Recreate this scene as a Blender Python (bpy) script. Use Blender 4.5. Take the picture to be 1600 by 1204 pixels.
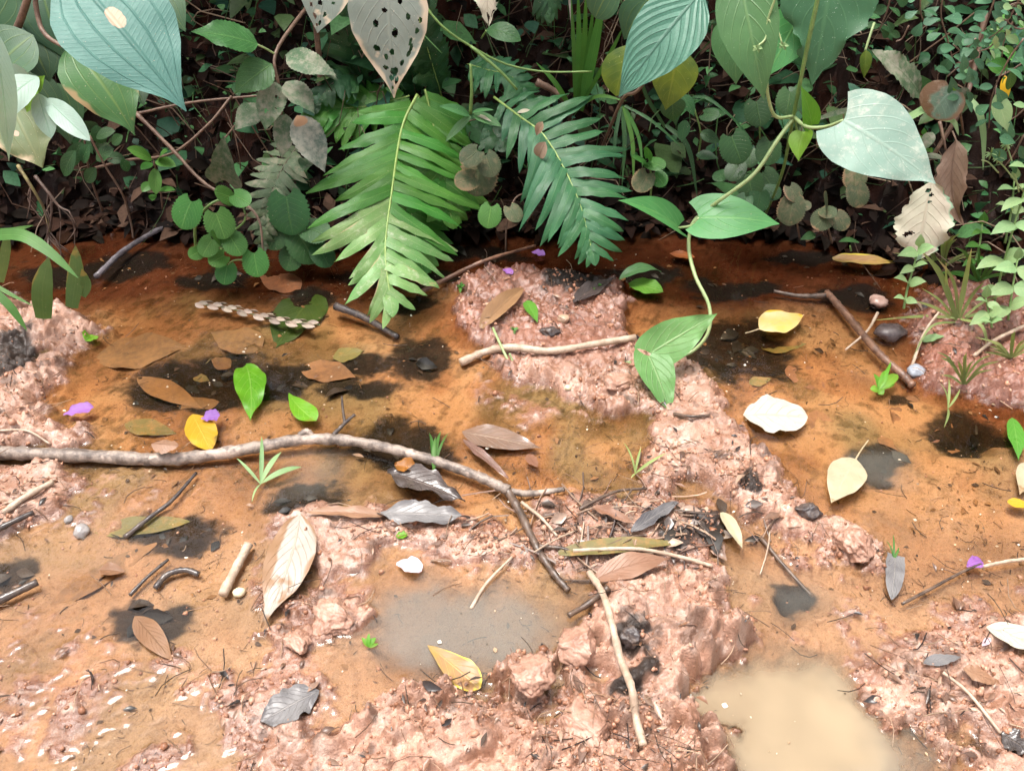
import bpy, math, random
import numpy as np
from mathutils import Vector

for o in list(bpy.data.objects):
    bpy.data.objects.remove(o)
SC = bpy.context.scene
COL = SC.collection
R = math.radians

# ------------------------------------------------------------------ camera
CAM_H, PITCH, TANH = 0.90, 40.0, 0.62
cam = bpy.data.cameras.new('camera')
cam.sensor_width = 36.0
cam.lens = 18.0 / TANH
cam.clip_start = 0.02
cam.clip_end = 500.0
camo = bpy.data.objects.new('camera', cam)
COL.objects.link(camo)
camo.location = (0, 0, CAM_H)
camo.rotation_euler = (R(90 - PITCH), 0, 0)
SC.camera = camo

# ------------------------------------------------------------------ sky and sun (bright overcast)
SUN_EL, SUN_AZ = 78.0, 285.0            # azimuth clockwise from +Y: the light comes from almost straight above
world = bpy.data.worlds.new('World')
SC.world = world
world.use_nodes = True
wn = world.node_tree.nodes
wn.clear()
sky = wn.new('ShaderNodeTexSky')
sky.sky_type = 'NISHITA'
sky.sun_disc = False
sky.sun_elevation = R(SUN_EL)
sky.sun_rotation = R(SUN_AZ)
sky.air_density = 0.8
sky.dust_density = 6.0
sky.ozone_density = 0.6
bg = wn.new('ShaderNodeBackground')
bg.inputs['Strength'].default_value = 0.115
wo = wn.new('ShaderNodeOutputWorld')
grey = wn.new('ShaderNodeHueSaturation')          # a white overcast sky, not a blue one
grey.inputs['Saturation'].default_value = 0.35
world.node_tree.links.new(sky.outputs[0], grey.inputs['Color'])
world.node_tree.links.new(grey.outputs[0], bg.inputs[0])
world.node_tree.links.new(bg.outputs[0], wo.inputs[0])

sun = bpy.data.lights.new('sun', 'SUN')
sun.energy = 1.15
sun.angle = R(24)
sun.color = (1.0, 0.955, 0.89)
suno = bpy.data.objects.new('sun', sun)
COL.objects.link(suno)
_d = Vector((math.sin(R(SUN_AZ)) * math.cos(R(SUN_EL)), math.cos(R(SUN_AZ)) * math.cos(R(SUN_EL)), math.sin(R(SUN_EL))))
suno.rotation_euler = _d.to_track_quat('Z', 'Y').to_euler()
suno.location = _d * 6

SC.view_settings.view_transform = 'Standard'
SC.view_settings.look = 'None'
SC.view_settings.exposure = 1.65
SC.view_settings.gamma = 1.0
SC.view_settings.use_curve_mapping = False
SC.render.engine = 'CYCLES'
SC.cycles.use_denoising = True
SC.cycles.max_bounces = 8
SC.cycles.diffuse_bounces = 3
SC.cycles.use_adaptive_sampling = True
SC.cycles.adaptive_threshold = 0.03
SC.cycles.glossy_bounces = 3
SC.cycles.transmission_bounces = 4
SC.cycles.transparent_max_bounces = 8
SC.cycles.sample_clamp_indirect = 6.0

# ------------------------------------------------------------------ helpers
FW = np.array([0, math.cos(R(PITCH)), -math.sin(R(PITCH))])
UPV = np.array([0, math.sin(R(PITCH)), math.cos(R(PITCH))])
RT = np.array([1.0, 0, 0])
CAMP = np.array([0, 0, CAM_H])


def ray(px, py):
    return FW + RT * ((px - 800) / 800 * TANH) + UPV * ((602 - py) / 800 * TANH)


def P(px, py, Y):
    "the point of the scene seen at a place in the photograph, at distance Y up the bank"
    d = ray(px, py)
    return CAMP + d * (Y / d[1])


def G(px, py, z=0.0):
    d = ray(px, py)
    return CAMP + d * ((z - CAM_H) / d[2])


def mpp(p):
    "metres per photograph pixel at a point"
    return float(np.dot(np.asarray(p) - CAMP, FW)) * TANH / 800


def norm(v):
    v = np.asarray(v, float)
    return v / (np.linalg.norm(v) + 1e-12)


def S(r, g, b):
    f = lambda c: (c / 255 / 12.92) if c / 255 <= 0.04045 else ((c / 255 + 0.055) / 1.055) ** 2.4
    return (f(r), f(g), f(b), 1.0)


def _hash(ix, iy, seed):
    h = (ix.astype(np.int64) * 374761393 + iy.astype(np.int64) * 668265263 + seed * 1442695041) & 0xFFFFFFFF
    h = ((h ^ (h >> 13)) * 1274126177) & 0xFFFFFFFF
    h = h ^ (h >> 16)
    return (h & 0xFFFFFF) / float(0xFFFFFF)


def vnoise(x, y, seed=0):
    x = np.asarray(x, float); y = np.asarray(y, float)
    ix = np.floor(x); iy = np.floor(y)
    fx = x - ix; fy = y - iy
    fx = fx * fx * fx * (fx * (fx * 6 - 15) + 10); fy = fy * fy * fy * (fy * (fy * 6 - 15) + 10)
    ix = ix.astype(np.int64); iy = iy.astype(np.int64)
    a = _hash(ix, iy, seed); b = _hash(ix + 1, iy, seed)
    c = _hash(ix, iy + 1, seed); d = _hash(ix + 1, iy + 1, seed)
    return (a + (b - a) * fx) * (1 - fy) + (c + (d - c) * fx) * fy


def fbm(x, y, seed=0, oct=4, gain=0.5):
    s = 0; amp = 1; tot = 0
    for k in range(oct):
        c, sn = math.cos(k * 0.7 + 0.4), math.sin(k * 0.7 + 0.4)
        s = s + amp * vnoise((x * c - y * sn) * 2 ** k + 17.3 * k, (x * sn + y * c) * 2 ** k - 9.1 * k, seed + k)
        tot += amp; amp *= gain
    return s / tot          # 0..1, mean 0.5


def worley(x, y, seed=0):
    ix = np.floor(x).astype(np.int64); iy = np.floor(y).astype(np.int64)
    best = np.full(np.shape(x), 9.0); bid = np.zeros(np.shape(x)); sec = np.full(np.shape(x), 9.0)
    for dx in (-1, 0, 1):
        for dy in (-1, 0, 1):
            jx = ix + dx; jy = iy + dy
            cx = jx + _hash(jx, jy, seed); cy = jy + _hash(jx, jy, seed + 7)
            d = np.hypot(x - cx, y - cy)
            m = d < best
            sec = np.where(m, best, np.minimum(sec, d))
            bid = np.where(m, _hash(jx, jy, seed + 13), bid)
            best = np.where(m, d, best)
    return best, sec, bid


def sstep(a, b, x):
    t = np.clip((x - a) / (b - a), 0, 1)
    return t * t * (3 - 2 * t)


def link(o, parent=None):
    COL.objects.link(o)
    if parent is not None:
        o.parent = parent
    return o


def tag(o, label, cat, group=None):
    o['label'] = label
    o['category'] = cat
    if group:
        o['group'] = group
    return o


def thing(name, label, cat, loc, group=None):
    o = bpy.data.objects.new(name, None)
    o.empty_display_size = 0.02
    o.location = [float(c) for c in loc]
    link(o)
    return tag(o, label, cat, group)


def wloc(o):
    v = np.zeros(3)
    while o is not None:
        v = v + np.array(o.location)
        o = o.parent
    return v


def mesh_obj(name, verts, faces, mat, parent=None, origin=None, uv=None, smooth=True):
    verts = np.asarray(verts, float)
    if origin is None:
        origin = verts[0]
    me = bpy.data.meshes.new(name)
    me.from_pydata((verts - origin).tolist(), [], faces)
    if smooth:
        me.polygons.foreach_set('use_smooth', [True] * len(me.polygons))
    if uv is not None:
        l = me.uv_layers.new(name='UVMap')
        idx = np.zeros(len(me.loops), np.int32)
        me.loops.foreach_get('vertex_index', idx)
        l.data.foreach_set('uv', np.asarray(uv, np.float32)[idx].ravel())
    me.materials.append(mat)
    o = bpy.data.objects.new(name, me)
    base = wloc(parent) if parent is not None else np.zeros(3)
    o.location = (np.asarray(origin) - base).tolist()
    return link(o, parent)


def big_mesh(name, co, quads, mat, attrs=None, cols=None, smooth=True):
    "fast mesh from numpy arrays; quads (n,4) or triangles (n,3)"
    me = bpy.data.meshes.new(name)
    k = quads.shape[1]
    me.vertices.add(len(co)); me.vertices.foreach_set('co', np.asarray(co, np.float32).ravel())
    me.loops.add(len(quads) * k); me.loops.foreach_set('vertex_index', quads.astype(np.int32).ravel())
    me.polygons.add(len(quads)); me.polygons.foreach_set('loop_start', np.arange(0, len(quads) * k, k, dtype=np.int32))
    me.update(calc_edges=True)
    me.polygons.foreach_set('use_smooth', [smooth] * len(quads))
    for n, a in (attrs or {}).items():
        at = me.attributes.new(n, 'FLOAT', 'POINT'); at.data.foreach_set('value', np.asarray(a, np.float32).ravel())
    for n, c in (cols or {}).items():
        at = me.attributes.new(n, 'FLOAT_COLOR', 'POINT')
        c = np.asarray(c, np.float32)
        if c.shape[1] == 3:
            c = np.concatenate([c, np.ones((len(c), 1), np.float32)], 1)
        at.data.foreach_set('color', c.ravel())
    me.materials.append(mat)
    o = bpy.data.objects.new(name, me)
    return link(o)


# ------------------------------------------------------------------ node helpers
class NT:
    def __init__(self, name):
        self.m = bpy.data.materials.new(name)
        self.m.use_nodes = True
        self.t = self.m.node_tree
        self.t.nodes.clear()
        self.out = self.t.nodes.new('ShaderNodeOutputMaterial')

    def put(self, sock, v):
        if v is None:
            return
        if isinstance(v, bpy.types.NodeSocket):
            self.t.links.new(v, sock)
        else:
            sock.default_value = v

    def n(self, typ, ins=None, **kw):
        nd = self.t.nodes.new(typ)
        for k, v in kw.items():
            setattr(nd, k, v)
        for k, v in (ins or {}).items():
            self.put(nd.inputs[k], v)
        return nd

    def math(self, op, a, b=None, c=None, clamp=False):
        nd = self.t.nodes.new('ShaderNodeMath'); nd.operation = op; nd.use_clamp = clamp
        self.put(nd.inputs[0], a); self.put(nd.inputs[1], b); self.put(nd.inputs[2], c)
        return nd.outputs[0]

    def ramp01(self, x, a, b):
        nd = self.t.nodes.new('ShaderNodeMapRange'); nd.interpolation_type = 'SMOOTHSTEP'
        self.put(nd.inputs[0], x); nd.inputs[1].default_value = a; nd.inputs[2].default_value = b
        return nd.outputs[0]

    def mix(self, f, a, b, blend='MIX'):
        nd = self.t.nodes.new('ShaderNodeMix'); nd.data_type = 'RGBA'; nd.blend_type = blend
        self.put(nd.inputs[0], f); self.put(nd.inputs[6], a); self.put(nd.inputs[7], b)
        return nd.outputs[2]

    def noise(self, vec, scale, detail=3, rough=0.55, w=None):
        nd = self.t.nodes.new('ShaderNodeTexNoise')
        if w is not None:
            nd.noise_dimensions = '4D'; self.put(nd.inputs['W'], w)
        self.put(nd.inputs['Vector'], vec); nd.inputs['Scale'].default_value = scale
        nd.inputs['Detail'].default_value = detail; nd.inputs['Roughness'].default_value = rough
        return nd.outputs['Fac']

    def surf(self, s):
        self.t.links.new(s, self.out.inputs['Surface'])
        return self.m


MATS = {}


def leaf_mat(name, c1, c2=None, vein=None, veinamt=0.5, nv=9, slope=0.35, par=False, rough=0.42, dust=0.0,
             dustc=(0.42, 0.33, 0.25, 1), brown=0.0, brownc=(0.22, 0.1, 0.05, 1), trans=0.22, bump=0.25, spots=(),
             spotc=(0.45, 0.31, 0.23, 1), jitter=0.25, quilt=0.0, spec=0.32, netting=0.0):
    if name in MATS:
        return MATS[name]
    c2 = c2 or tuple(x * 0.65 for x in c1[:3]) + (1,)
    vein = vein or tuple(min(1, x * 1.7 + 0.02) for x in c1[:3]) + (1,)
    if c1[1] > c1[0] and c1[1] > c1[2]:
        kb = 0.62 if c1[2] < c1[1] * 0.66 else 0.80
        c1, c2, vein = [(c[0] * 0.82, c[1] * 0.80, c[2] * kb, 1) for c in (c1, c2, vein)]
    t = NT(name)
    uv = t.n('ShaderNodeTexCoord')
    sep = t.n('ShaderNodeSeparateXYZ', {0: uv.outputs['UV']})
    u, v = sep.outputs[0], sep.outputs[1]
    sv = t.math('SUBTRACT', t.math('MULTIPLY', v, 2.0), 1.0)
    av = t.math('ABSOLUTE', sv)
    info = t.n('ShaderNodeObjectInfo')
    rnd = info.outputs['Random']
    w = t.math('MULTIPLY', rnd, 37.0)
    obj = uv.outputs['Object']
    big = t.noise(obj, 14, 3, 0.6, w)
    fine = t.noise(obj, 95, 4, 0.65, w)
    spk = t.noise(obj, 420, 2, 0.6, w)
    mid = t.math('SUBTRACT', 1.0, t.ramp01(av, 0.012, 0.07))
    if par:
        a1 = t.math('SUBTRACT', 1.0, t.ramp01(t.math('ABSOLUTE', t.math('SUBTRACT', av, 0.36)), 0.0, 0.035))
        a2 = t.math('SUBTRACT', 1.0, t.ramp01(t.math('ABSOLUTE', t.math('SUBTRACT', av, 0.72)), 0.0, 0.03))
        lat = t.math('MAXIMUM', a1, t.math('MULTIPLY', a2, 0.7))
        cross = t.math('FRACT', t.math('ADD', t.math('MULTIPLY', u, 34.0), t.math('MULTIPLY', av, 5.0)))
        cr = t.math('SUBTRACT', 1.0, t.ramp01(t.math('ABSOLUTE', t.math('SUBTRACT', cross, 0.5)), 0.0, 0.22))
        lat = t.math('MAXIMUM', lat, t.math('MULTIPLY', cr, 0.16))
    else:
        q = t.math('ADD', t.math('MULTIPLY', t.math('SUBTRACT', u, t.math('MULTIPLY', t.math('POWER', av, 1.25), slope)), float(nv)), 20.5)
        f = t.math('ABSOLUTE', t.math('SUBTRACT', t.math('FRACT', q), 0.5))
        lat = t.math('SUBTRACT', 1.0, t.ramp01(f, 0.0, 0.09))
        lat = t.math('MULTIPLY', lat, t.math('SUBTRACT', 1.0, t.ramp01(av, 0.55, 1.0)))
    veins = t.math('MAXIMUM', mid, t.math('MULTIPLY', lat, 0.75))
    base = t.mix(t.ramp01(big, 0.32, 0.68), c2, c1)
    base = t.mix(t.math('MULTIPLY', t.ramp01(fine, 0.35, 0.75), 0.35), base, tuple(x * 0.7 for x in c1[:3]) + (1,))
    base = t.mix(t.math('MULTIPLY', veins, veinamt), base, vein)
    if netting:
        vo = t.n('ShaderNodeTexVoronoi', {'Vector': obj, 'Scale': 190.0}, feature='DISTANCE_TO_EDGE')
        net = t.math('SUBTRACT', 1.0, t.ramp01(vo.outputs['Distance'], 0.0, 0.12))
        base = t.mix(t.math('MULTIPLY', net, netting), base, tuple(x * 0.45 for x in c1[:3]) + (1,))
    if brown:
        e = t.math('ADD', t.math('MULTIPLY', av, 0.5), t.math('MULTIPLY', big, 0.9))
        e2 = t.math('ADD', t.math('MULTIPLY', u, 0.42), t.math('MULTIPLY', t.noise(obj, 30, 3, 0.6, t.math('ADD', w, 5.0)), 0.95))
        bm = t.math('MAXIMUM', t.ramp01(e, 1.02 - 0.35 * brown, 1.1 - 0.3 * brown), t.ramp01(e2, 0.98 - 0.35 * brown, 1.06 - 0.3 * brown))
        base = t.mix(bm, base, brownc)
    if dust:
        dm = t.math('MULTIPLY', t.ramp01(t.math('ADD', t.math('MULTIPLY', fine, 0.6), t.math('MULTIPLY', big, 0.45)), 0.66 - 0.3 * dust, 0.86 - 0.25 * dust), min(1.0, 0.55 + 0.4 * dust))
        dm = t.math('MAXIMUM', dm, t.math('MULTIPLY', t.ramp01(spk, 0.68 - 0.06 * dust, 0.74 - 0.06 * dust), 0.8))
        base = t.mix(dm, base, dustc)
    for (su, s_v, ru, rv) in spots:
        du = t.math('DIVIDE', t.math('SUBTRACT', u, su), ru)
        dv = t.math('DIVIDE', t.math('SUBTRACT', sv, s_v), rv)
        d = t.math('ADD', t.math('ADD', t.math('MULTIPLY', du, du), t.math('MULTIPLY', dv, dv)), t.math('MULTIPLY', t.math('SUBTRACT', fine, 0.5), 1.3))
        base = t.mix(t.math('SUBTRACT', 1.0, t.ramp01(d, 0.75, 1.1)), base, spotc)
    hsv = t.n('ShaderNodeHueSaturation', {'Color': base})
    t.put(hsv.inputs['Value'], t.math('ADD', t.math('MULTIPLY', rnd, 2 * jitter), 1.0 - jitter))
    t.put(hsv.inputs['Hue'], t.math('ADD', t.math('MULTIPLY', t.math('FRACT', t.math('MULTIPLY', rnd, 7.3)), 0.03), 0.485))
    c = hsv.outputs[0]
    bh = t.math('ADD', t.math('MULTIPLY', veins, -1.0), t.math('MULTIPLY', fine, 0.5))
    if quilt:
        bh = t.math('ADD', bh, t.math('MULTIPLY', t.math('SUBTRACT', 1.0, t.math('MULTIPLY', f if not par else av, 2.0)), -quilt))
    bp = t.n('ShaderNodeBump', {'Strength': bump, 'Distance': 0.0022, 'Height': bh})
    pr = t.n('ShaderNodeBsdfPrincipled', {'Base Color': c, 'Normal': bp.outputs[0], 'Specular IOR Level': spec})
    t.put(pr.inputs['Roughness'], t.math('ADD', t.math('MULTIPLY', fine, 0.25), rough - 0.12))
    tr = t.n('ShaderNodeBsdfTranslucent', {'Color': t.mix(1.0, c, (1.25, 1.2, 0.55, 1), 'MULTIPLY'), 'Normal': bp.outputs[0]})
    mx = t.n('ShaderNodeMixShader', {0: trans, 1: pr.outputs[0], 2: tr.outputs[0]})
    MATS[name] = t.surf(mx.outputs[0])
    return MATS[name]


def bark_mat(name, c1, c2, rough=0.55, scale=60, bump=0.5, patch=None):
    if name in MATS:
        return MATS[name]
    t = NT(name)
    tc = t.n('ShaderNodeTexCoord')
    info = t.n('ShaderNodeObjectInfo')
    w = t.math('MULTIPLY', info.outputs['Random'], 31.0)
    a = t.noise(tc.outputs['Object'], scale, 5, 0.65, w)
    b = t.noise(tc.outputs['Object'], scale * 6, 3, 0.6, w)
    c = t.mix(t.ramp01(a, 0.36, 0.62), c2, c1)
    c = t.mix(t.math('MULTIPLY', t.ramp01(b, 0.5, 0.7), 0.5), c, tuple(x * 0.4 for x in c1[:3]) + (1,))
    if patch:
        pm = t.ramp01(t.noise(tc.outputs['Object'], 26, 3, 0.6, t.math('ADD', w, 9.0)), 0.55, 0.62)
        c = t.mix(pm, c, patch)
    bp = t.n('ShaderNodeBump', {'Strength': bump, 'Distance': 0.002, 'Height': t.math('ADD', a, t.math('MULTIPLY', b, 0.5))})
    pr = t.n('ShaderNodeBsdfPrincipled', {'Base Color': c, 'Normal': bp.outputs[0], 'Roughness': rough})
    MATS[name] = t.surf(pr.outputs[0])
    return MATS[name]


def attr_mat(name, rough=0.5, attr='Col', trans=0.0, fine=200.0, wet=0.0, spec=0.2):
    "small scattered pieces coloured piece by piece"
    t = NT(name)
    a = t.n('ShaderNodeAttribute', attribute_name=attr)
    tc = t.n('ShaderNodeTexCoord')
    nz = t.noise(tc.outputs['Object'], fine, 3, 0.6)
    c = t.mix(t.math('MULTIPLY', t.ramp01(nz, 0.35, 0.7), 0.45), a.outputs['Color'], t.mix(1.0, a.outputs['Color'], (0.45, 0.45, 0.45, 1), 'MULTIPLY'))
    bp = t.n('ShaderNodeBump', {'Strength': 0.4, 'Distance': 0.001, 'Height': nz})
    pr = t.n('ShaderNodeBsdfPrincipled', {'Base Color': c, 'Roughness': rough, 'Normal': bp.outputs[0], 'Coat Weight': wet, 'Coat Roughness': 0.12, 'Specular IOR Level': spec})
    if trans:
        tr = t.n('ShaderNodeBsdfTranslucent', {'Color': c})
        return t.surf(t.n('ShaderNodeMixShader', {0: trans, 1: pr.outputs[0], 2: tr.outputs[0]}).outputs[0])
    return t.surf(pr.outputs[0])

# ================================================================== GROUND
def poly_sdf(X, Y, pts):
    "signed distance (negative inside) to a polygon of world points"
    pts = np.asarray(pts, float)
    d = np.full(X.shape, 1e9); ins = np.zeros(X.shape, bool)
    n = len(pts)
    for i in range(n):
        ax, ay = pts[i]; bx, by = pts[(i + 1) % n]
        ex, ey = bx - ax, by - ay
        px, py = X - ax, Y - ay
        tt = np.clip((px * ex + py * ey) / (ex * ex + ey * ey + 1e-12), 0, 1)
        d = np.minimum(d, (px - tt * ex) ** 2 + (py - tt * ey) ** 2)
        c = ((ay > Y) != (by > Y))
        with np.errstate(divide='ignore', invalid='ignore'):
            xi = ax + (Y - ay) / (by - ay + 1e-15) * ex
        ins ^= c & (X < xi)
    d = np.sqrt(d)
    return np.where(ins, -d, d)


def gp(*px):
    return [tuple(G(a, b)[:2]) for a, b in px]


def axis(lo, hi, flo, fhi, fine_fn, far, grow=1.35):
    a = [flo]
    while a[-1] < fhi:
        a.append(a[-1] + fine_fn(a[-1]))
    s = fine_fn(flo)
    left = []; x = flo; st = s
    while x > lo:
        st *= grow; x -= st; left.append(x)
    right = []; x = a[-1]; st = fine_fn(fhi)
    while x < hi:
        st *= grow; x += st; right.append(x)
    return np.array(left[::-1] + a + right)


AX = axis(-60, 60, -1.16, 1.16, lambda x: 0.0028, 60)
AY = axis(-40, 90, 0.36, 2.10, lambda y: 0.0019 + 0.0021 * max(0, y - 0.36), 60)
GX, GY = np.meshgrid(AX, AY)          # rows = y

# ---- coarse grid for the shapes
cx = np.arange(-1.5, 1.5, 0.006); cy = np.arange(0.2, 2.1, 0.006)
CX, CY = np.meshgrid(cx, cy)
WX = CX + 0.030 * (fbm(CX * 14, CY * 14, 3) - 0.5) * 2 + 0.012 * (fbm(CX * 55, CY * 55, 5) - 0.5) * 2
WY = CY + 0.030 * (fbm(CX * 14, CY * 14, 9) - 0.5) * 2 + 0.012 * (fbm(CX * 55, CY * 55, 11) - 0.5) * 2


def up(c):
    "coarse map -> full grid"
    fx = np.clip((AX - cx[0]) / 0.006, 0, len(cx) - 1.001); fy = np.clip((AY - cy[0]) / 0.006, 0, len(cy) - 1.001)
    ix = fx.astype(int); iy = fy.astype(int); tx = (fx - ix)[None, :]; ty = (fy - iy)[:, None]
    A = c[np.ix_(iy, ix)]; B = c[np.ix_(iy, ix + 1)]; C = c[np.ix_(iy + 1, ix)]; D = c[np.ix_(iy + 1, ix + 1)]
    return (A * (1 - tx) + B * tx) * (1 - ty) + (C * (1 - tx) + D * tx) * ty


def shape(px, a, b):
    "soft mask: 1 inside the outline, fading from a (inside) to b (outside) metres"
    return up(1 - sstep(a, b, poly_sdf(WX, WY, gp(*px))))


def blob(pxs, soft=0.5):
    "soft elliptical mask(s): (cx, cy, rx, ry) in photograph pixels"
    m = np.zeros(CX.shape)
    for (a, b, rx, ry) in pxs:
        c = G(a, b); ex = abs(G(a + rx, b)[0] - c[0]); ey = abs(G(a, b - ry)[1] - G(a, b + ry)[1]) / 2
        r = np.hypot((WX - c[0]) / ex, (WY - c[1]) / ey)
        m = np.maximum(m, 1 - sstep(1 - soft, 1 + soft, r))
    return up(m)


MUD = [
    # outline, height of its top, edge softness
    ([(-500, 400), (-60, 420), (60, 470), (150, 485), (168, 508), (120, 560), (92, 600), (90, 640), (135, 672), (150, 690), (140, 716), (-500, 730)], 0.030, 0.022),
    ([(-500, 722), (100, 728), (128, 745), (85, 790), (35, 828), (-20, 850), (-500, 900)], 0.022, 0.016),
    ([(690, 440), (760, 418), (860, 428), (960, 436), (992, 470), (992, 530), (1040, 556), (1105, 580), (1130, 640), (1185, 690), (1235, 735), (1275, 790),
      (1330, 808), (1388, 850), (1380, 888), (1310, 896), (1260, 872), (1205, 852), (1180, 815), (1130, 800), (1095, 765), (1040, 775), (1002, 768), (990, 740),
      (1015, 690), (1005, 650), (940, 632), (900, 655), (880, 615), (800, 585), (728, 560), (716, 500)], 0.024, 0.018),
    ([(935, 905), (1040, 882), (1112, 892), (1140, 960), (1195, 1000), (1112, 1040), (1088, 1090), (1132, 1140), (1140, 1300), (380, 1300), (395, 1170), (540, 1110),
      (640, 1058), (700, 1068), (760, 1092), (868, 1110), (865, 1045), (885, 1000), (930, 985), (915, 940)], 0.034, 0.016),
    ([(1322, 1060), (1372, 1012), (1440, 1000), (1500, 990), (1620, 950), (2200, 950), (2200, 1400), (1560, 1300), (1440, 1140), (1370, 1108)], 0.024, 0.016),
    ([(1680, 420), (1520, 440), (1440, 430), (1392, 500), (1425, 560), (1432, 600), (1500, 612), (1545, 640), (1640, 655), (2400, 700), (2400, 420)], 0.034, 0.030),
    ([(475, 795), (560, 800), (690, 798), (800, 830), (826, 880), (760, 898), (690, 852), (620, 852), (570, 895), (480, 888), (462, 840)], 0.012, 0.014),
    ([(485, 935), (560, 925), (590, 960), (560, 1000), (500, 998)], 0.012, 0.010),
    ([(792, 1040), (815, 1022), (850, 1030), (862, 1060), (840, 1086), (800, 1080)], 0.030, 0.008),
    ([(800, 790), (880, 760), (990, 775), (1110, 790), (1130, 850), (1090, 880), (960, 900), (870, 880)], 0.008, 0.020),
    ([(345, 1085), (420, 1060), (520, 1080), (480, 1150), (360, 1180)], 0.010, 0.014),
    ([(425, 985), (480, 975), (490, 1005), (440, 1015)], 0.010, 0.008),
    ([(880, 592), (1000, 580), (1010, 632), (910, 655)], 0.018, 0.010),
]
mud = np.zeros(GX.shape); top = np.zeros(GX.shape)
edge_n = (fbm(GX * 34, GY * 34, 21, 4) - 0.5) * 0.050 + (fbm(GX * 120, GY * 120, 23, 3) - 0.5) * 0.016
for outline, hh, soft in MUD:
    sd = up(poly_sdf(WX, WY, gp(*outline))) + edge_n - 0.010
    m = 1 - sstep(-soft * 2.4, soft * 0.7, sd)
    top = np.maximum(top, m * hh * 0.50)
    mud = np.maximum(mud, m)

POOLS = [([(592, 960), (640, 915), (760, 912), (840, 925), (862, 965), (800, 1005), (680, 1045), (600, 1050), (580, 1020)], 0.030, 0.045),
         ([(1105, 1060), (1180, 1040), (1290, 1035), (1345, 1070), (1372, 1115), (1440, 1160), (1470, 1300), (1150, 1300), (1130, 1140)], 0.055, 0.065),
         ([(200, 590), (270, 565), (340, 545), (450, 570), (455, 610), (330, 632), (240, 630)], 0.028, 0.050),
         ([(560, 670), (620, 650), (690, 665), (700, 705), (620, 725), (570, 705)], 0.026, 0.045),
         ([(1085, 500), (1180, 495), (1260, 530), (1230, 575), (1120, 575)], 0.030, 0.045),
         ([(1320, 700), (1370, 688), (1430, 700), (1420, 735), (1350, 745)], 0.030, 0.045),
         ([(1480, 655), (1540, 650), (1600, 680), (1560, 705), (1490, 690)], 0.040, 0.035),
         ([(1195, 905), (1255, 920), (1290, 955), (1240, 970), (1195, 945)], 0.030, 0.035)]
bed = -0.014 + 0.010 * (fbm(GX * 9, GY * 9, 31, 4) - 0.5) * 2 + 0.0035 * (fbm(GX * 60, GY * 60, 33, 3) - 0.5)
bed = np.minimum(bed, -0.004)
# the silt flats of the near left are barely covered
flat = shape([(-300, 960), (150, 950), (330, 1000), (420, 1010), (560, 1000), (560, 1120), (420, 1240), (300, 1300), (-400, 1300)], -0.05, 0.05)
bed = bed * (1 - flat) + flat * (-0.0042 + 0.0055 * (fbm(GX * 42, GY * 42, 35, 4) - 0.47) * 2)
flat2 = shape([(0, 830), (140, 770), (420, 740), (560, 780), (470, 900), (330, 960), (60, 960), (0, 930)], -0.04, 0.05)
bed = bed * (1 - 0.6 * flat2) + 0.6 * flat2 * (-0.006 + 0.006 * (fbm(GX * 44, GY * 44, 36, 4) - 0.5) * 2)
flat3 = shape([(1130, 900), (1420, 960), (1640, 900), (1640, 980), (1330, 1030), (1180, 1030)], -0.04, 0.04)
bed = bed * (1 - flat3) + flat3 * (-0.005 + 0.006 * (fbm(GX * 45, GY * 45, 37, 4) - 0.5) * 2)
mixed = np.maximum.reduce([
    shape([(420, 800), (560, 780), (800, 800), (1000, 760), (1140, 800), (1160, 900), (960, 930), (870, 905), (610, 905), (560, 1010), (430, 1030), (390, 920)], -0.03, 0.04),
    shape([(-100, 720), (130, 730), (330, 740), (300, 800), (120, 830), (-100, 900)], -0.03, 0.04) * 0.8,
    shape([(1180, 900), (1300, 905), (1400, 960), (1640, 900), (1640, 1000), (1330, 1050), (1200, 1040)], -0.03, 0.04),
    shape([(700, 560), (880, 590), (900, 650), (820, 690), (740, 640)], -0.03, 0.04) * 0.8,
    shape([(-300, 990), (140, 960), (330, 1010), (420, 1000), (560, 1010), (560, 1120), (380, 1260), (-300, 1300)], -0.05, 0.05) * 0.85])
mb, ms, mi = worley(GX * 42 + fbm(GX * 60, GY * 60, 241) * 1.3, GY * 42 + fbm(GX * 60, GY * 60, 243) * 1.3, 251)
mixh = -0.0030 + 0.012 * (fbm(GX * 17, GY * 17, 245, 4) - 0.46) * 2 + sstep(0, 0.5, ms - mb) * (mi - 0.2) * 0.0085 + 0.003 * (fbm(GX * 110, GY * 110, 247, 3) - 0.5) * 2
bed = bed * (1 - mixed) + mixed * np.minimum(mixh, 0.011)
pool = np.zeros(GX.shape)
for outline, dep, soft in POOLS:
    m = shape(outline, -soft, soft * 0.4)
    bed = bed * (1 - m) - dep * m
    pool = np.maximum(pool, m)

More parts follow.
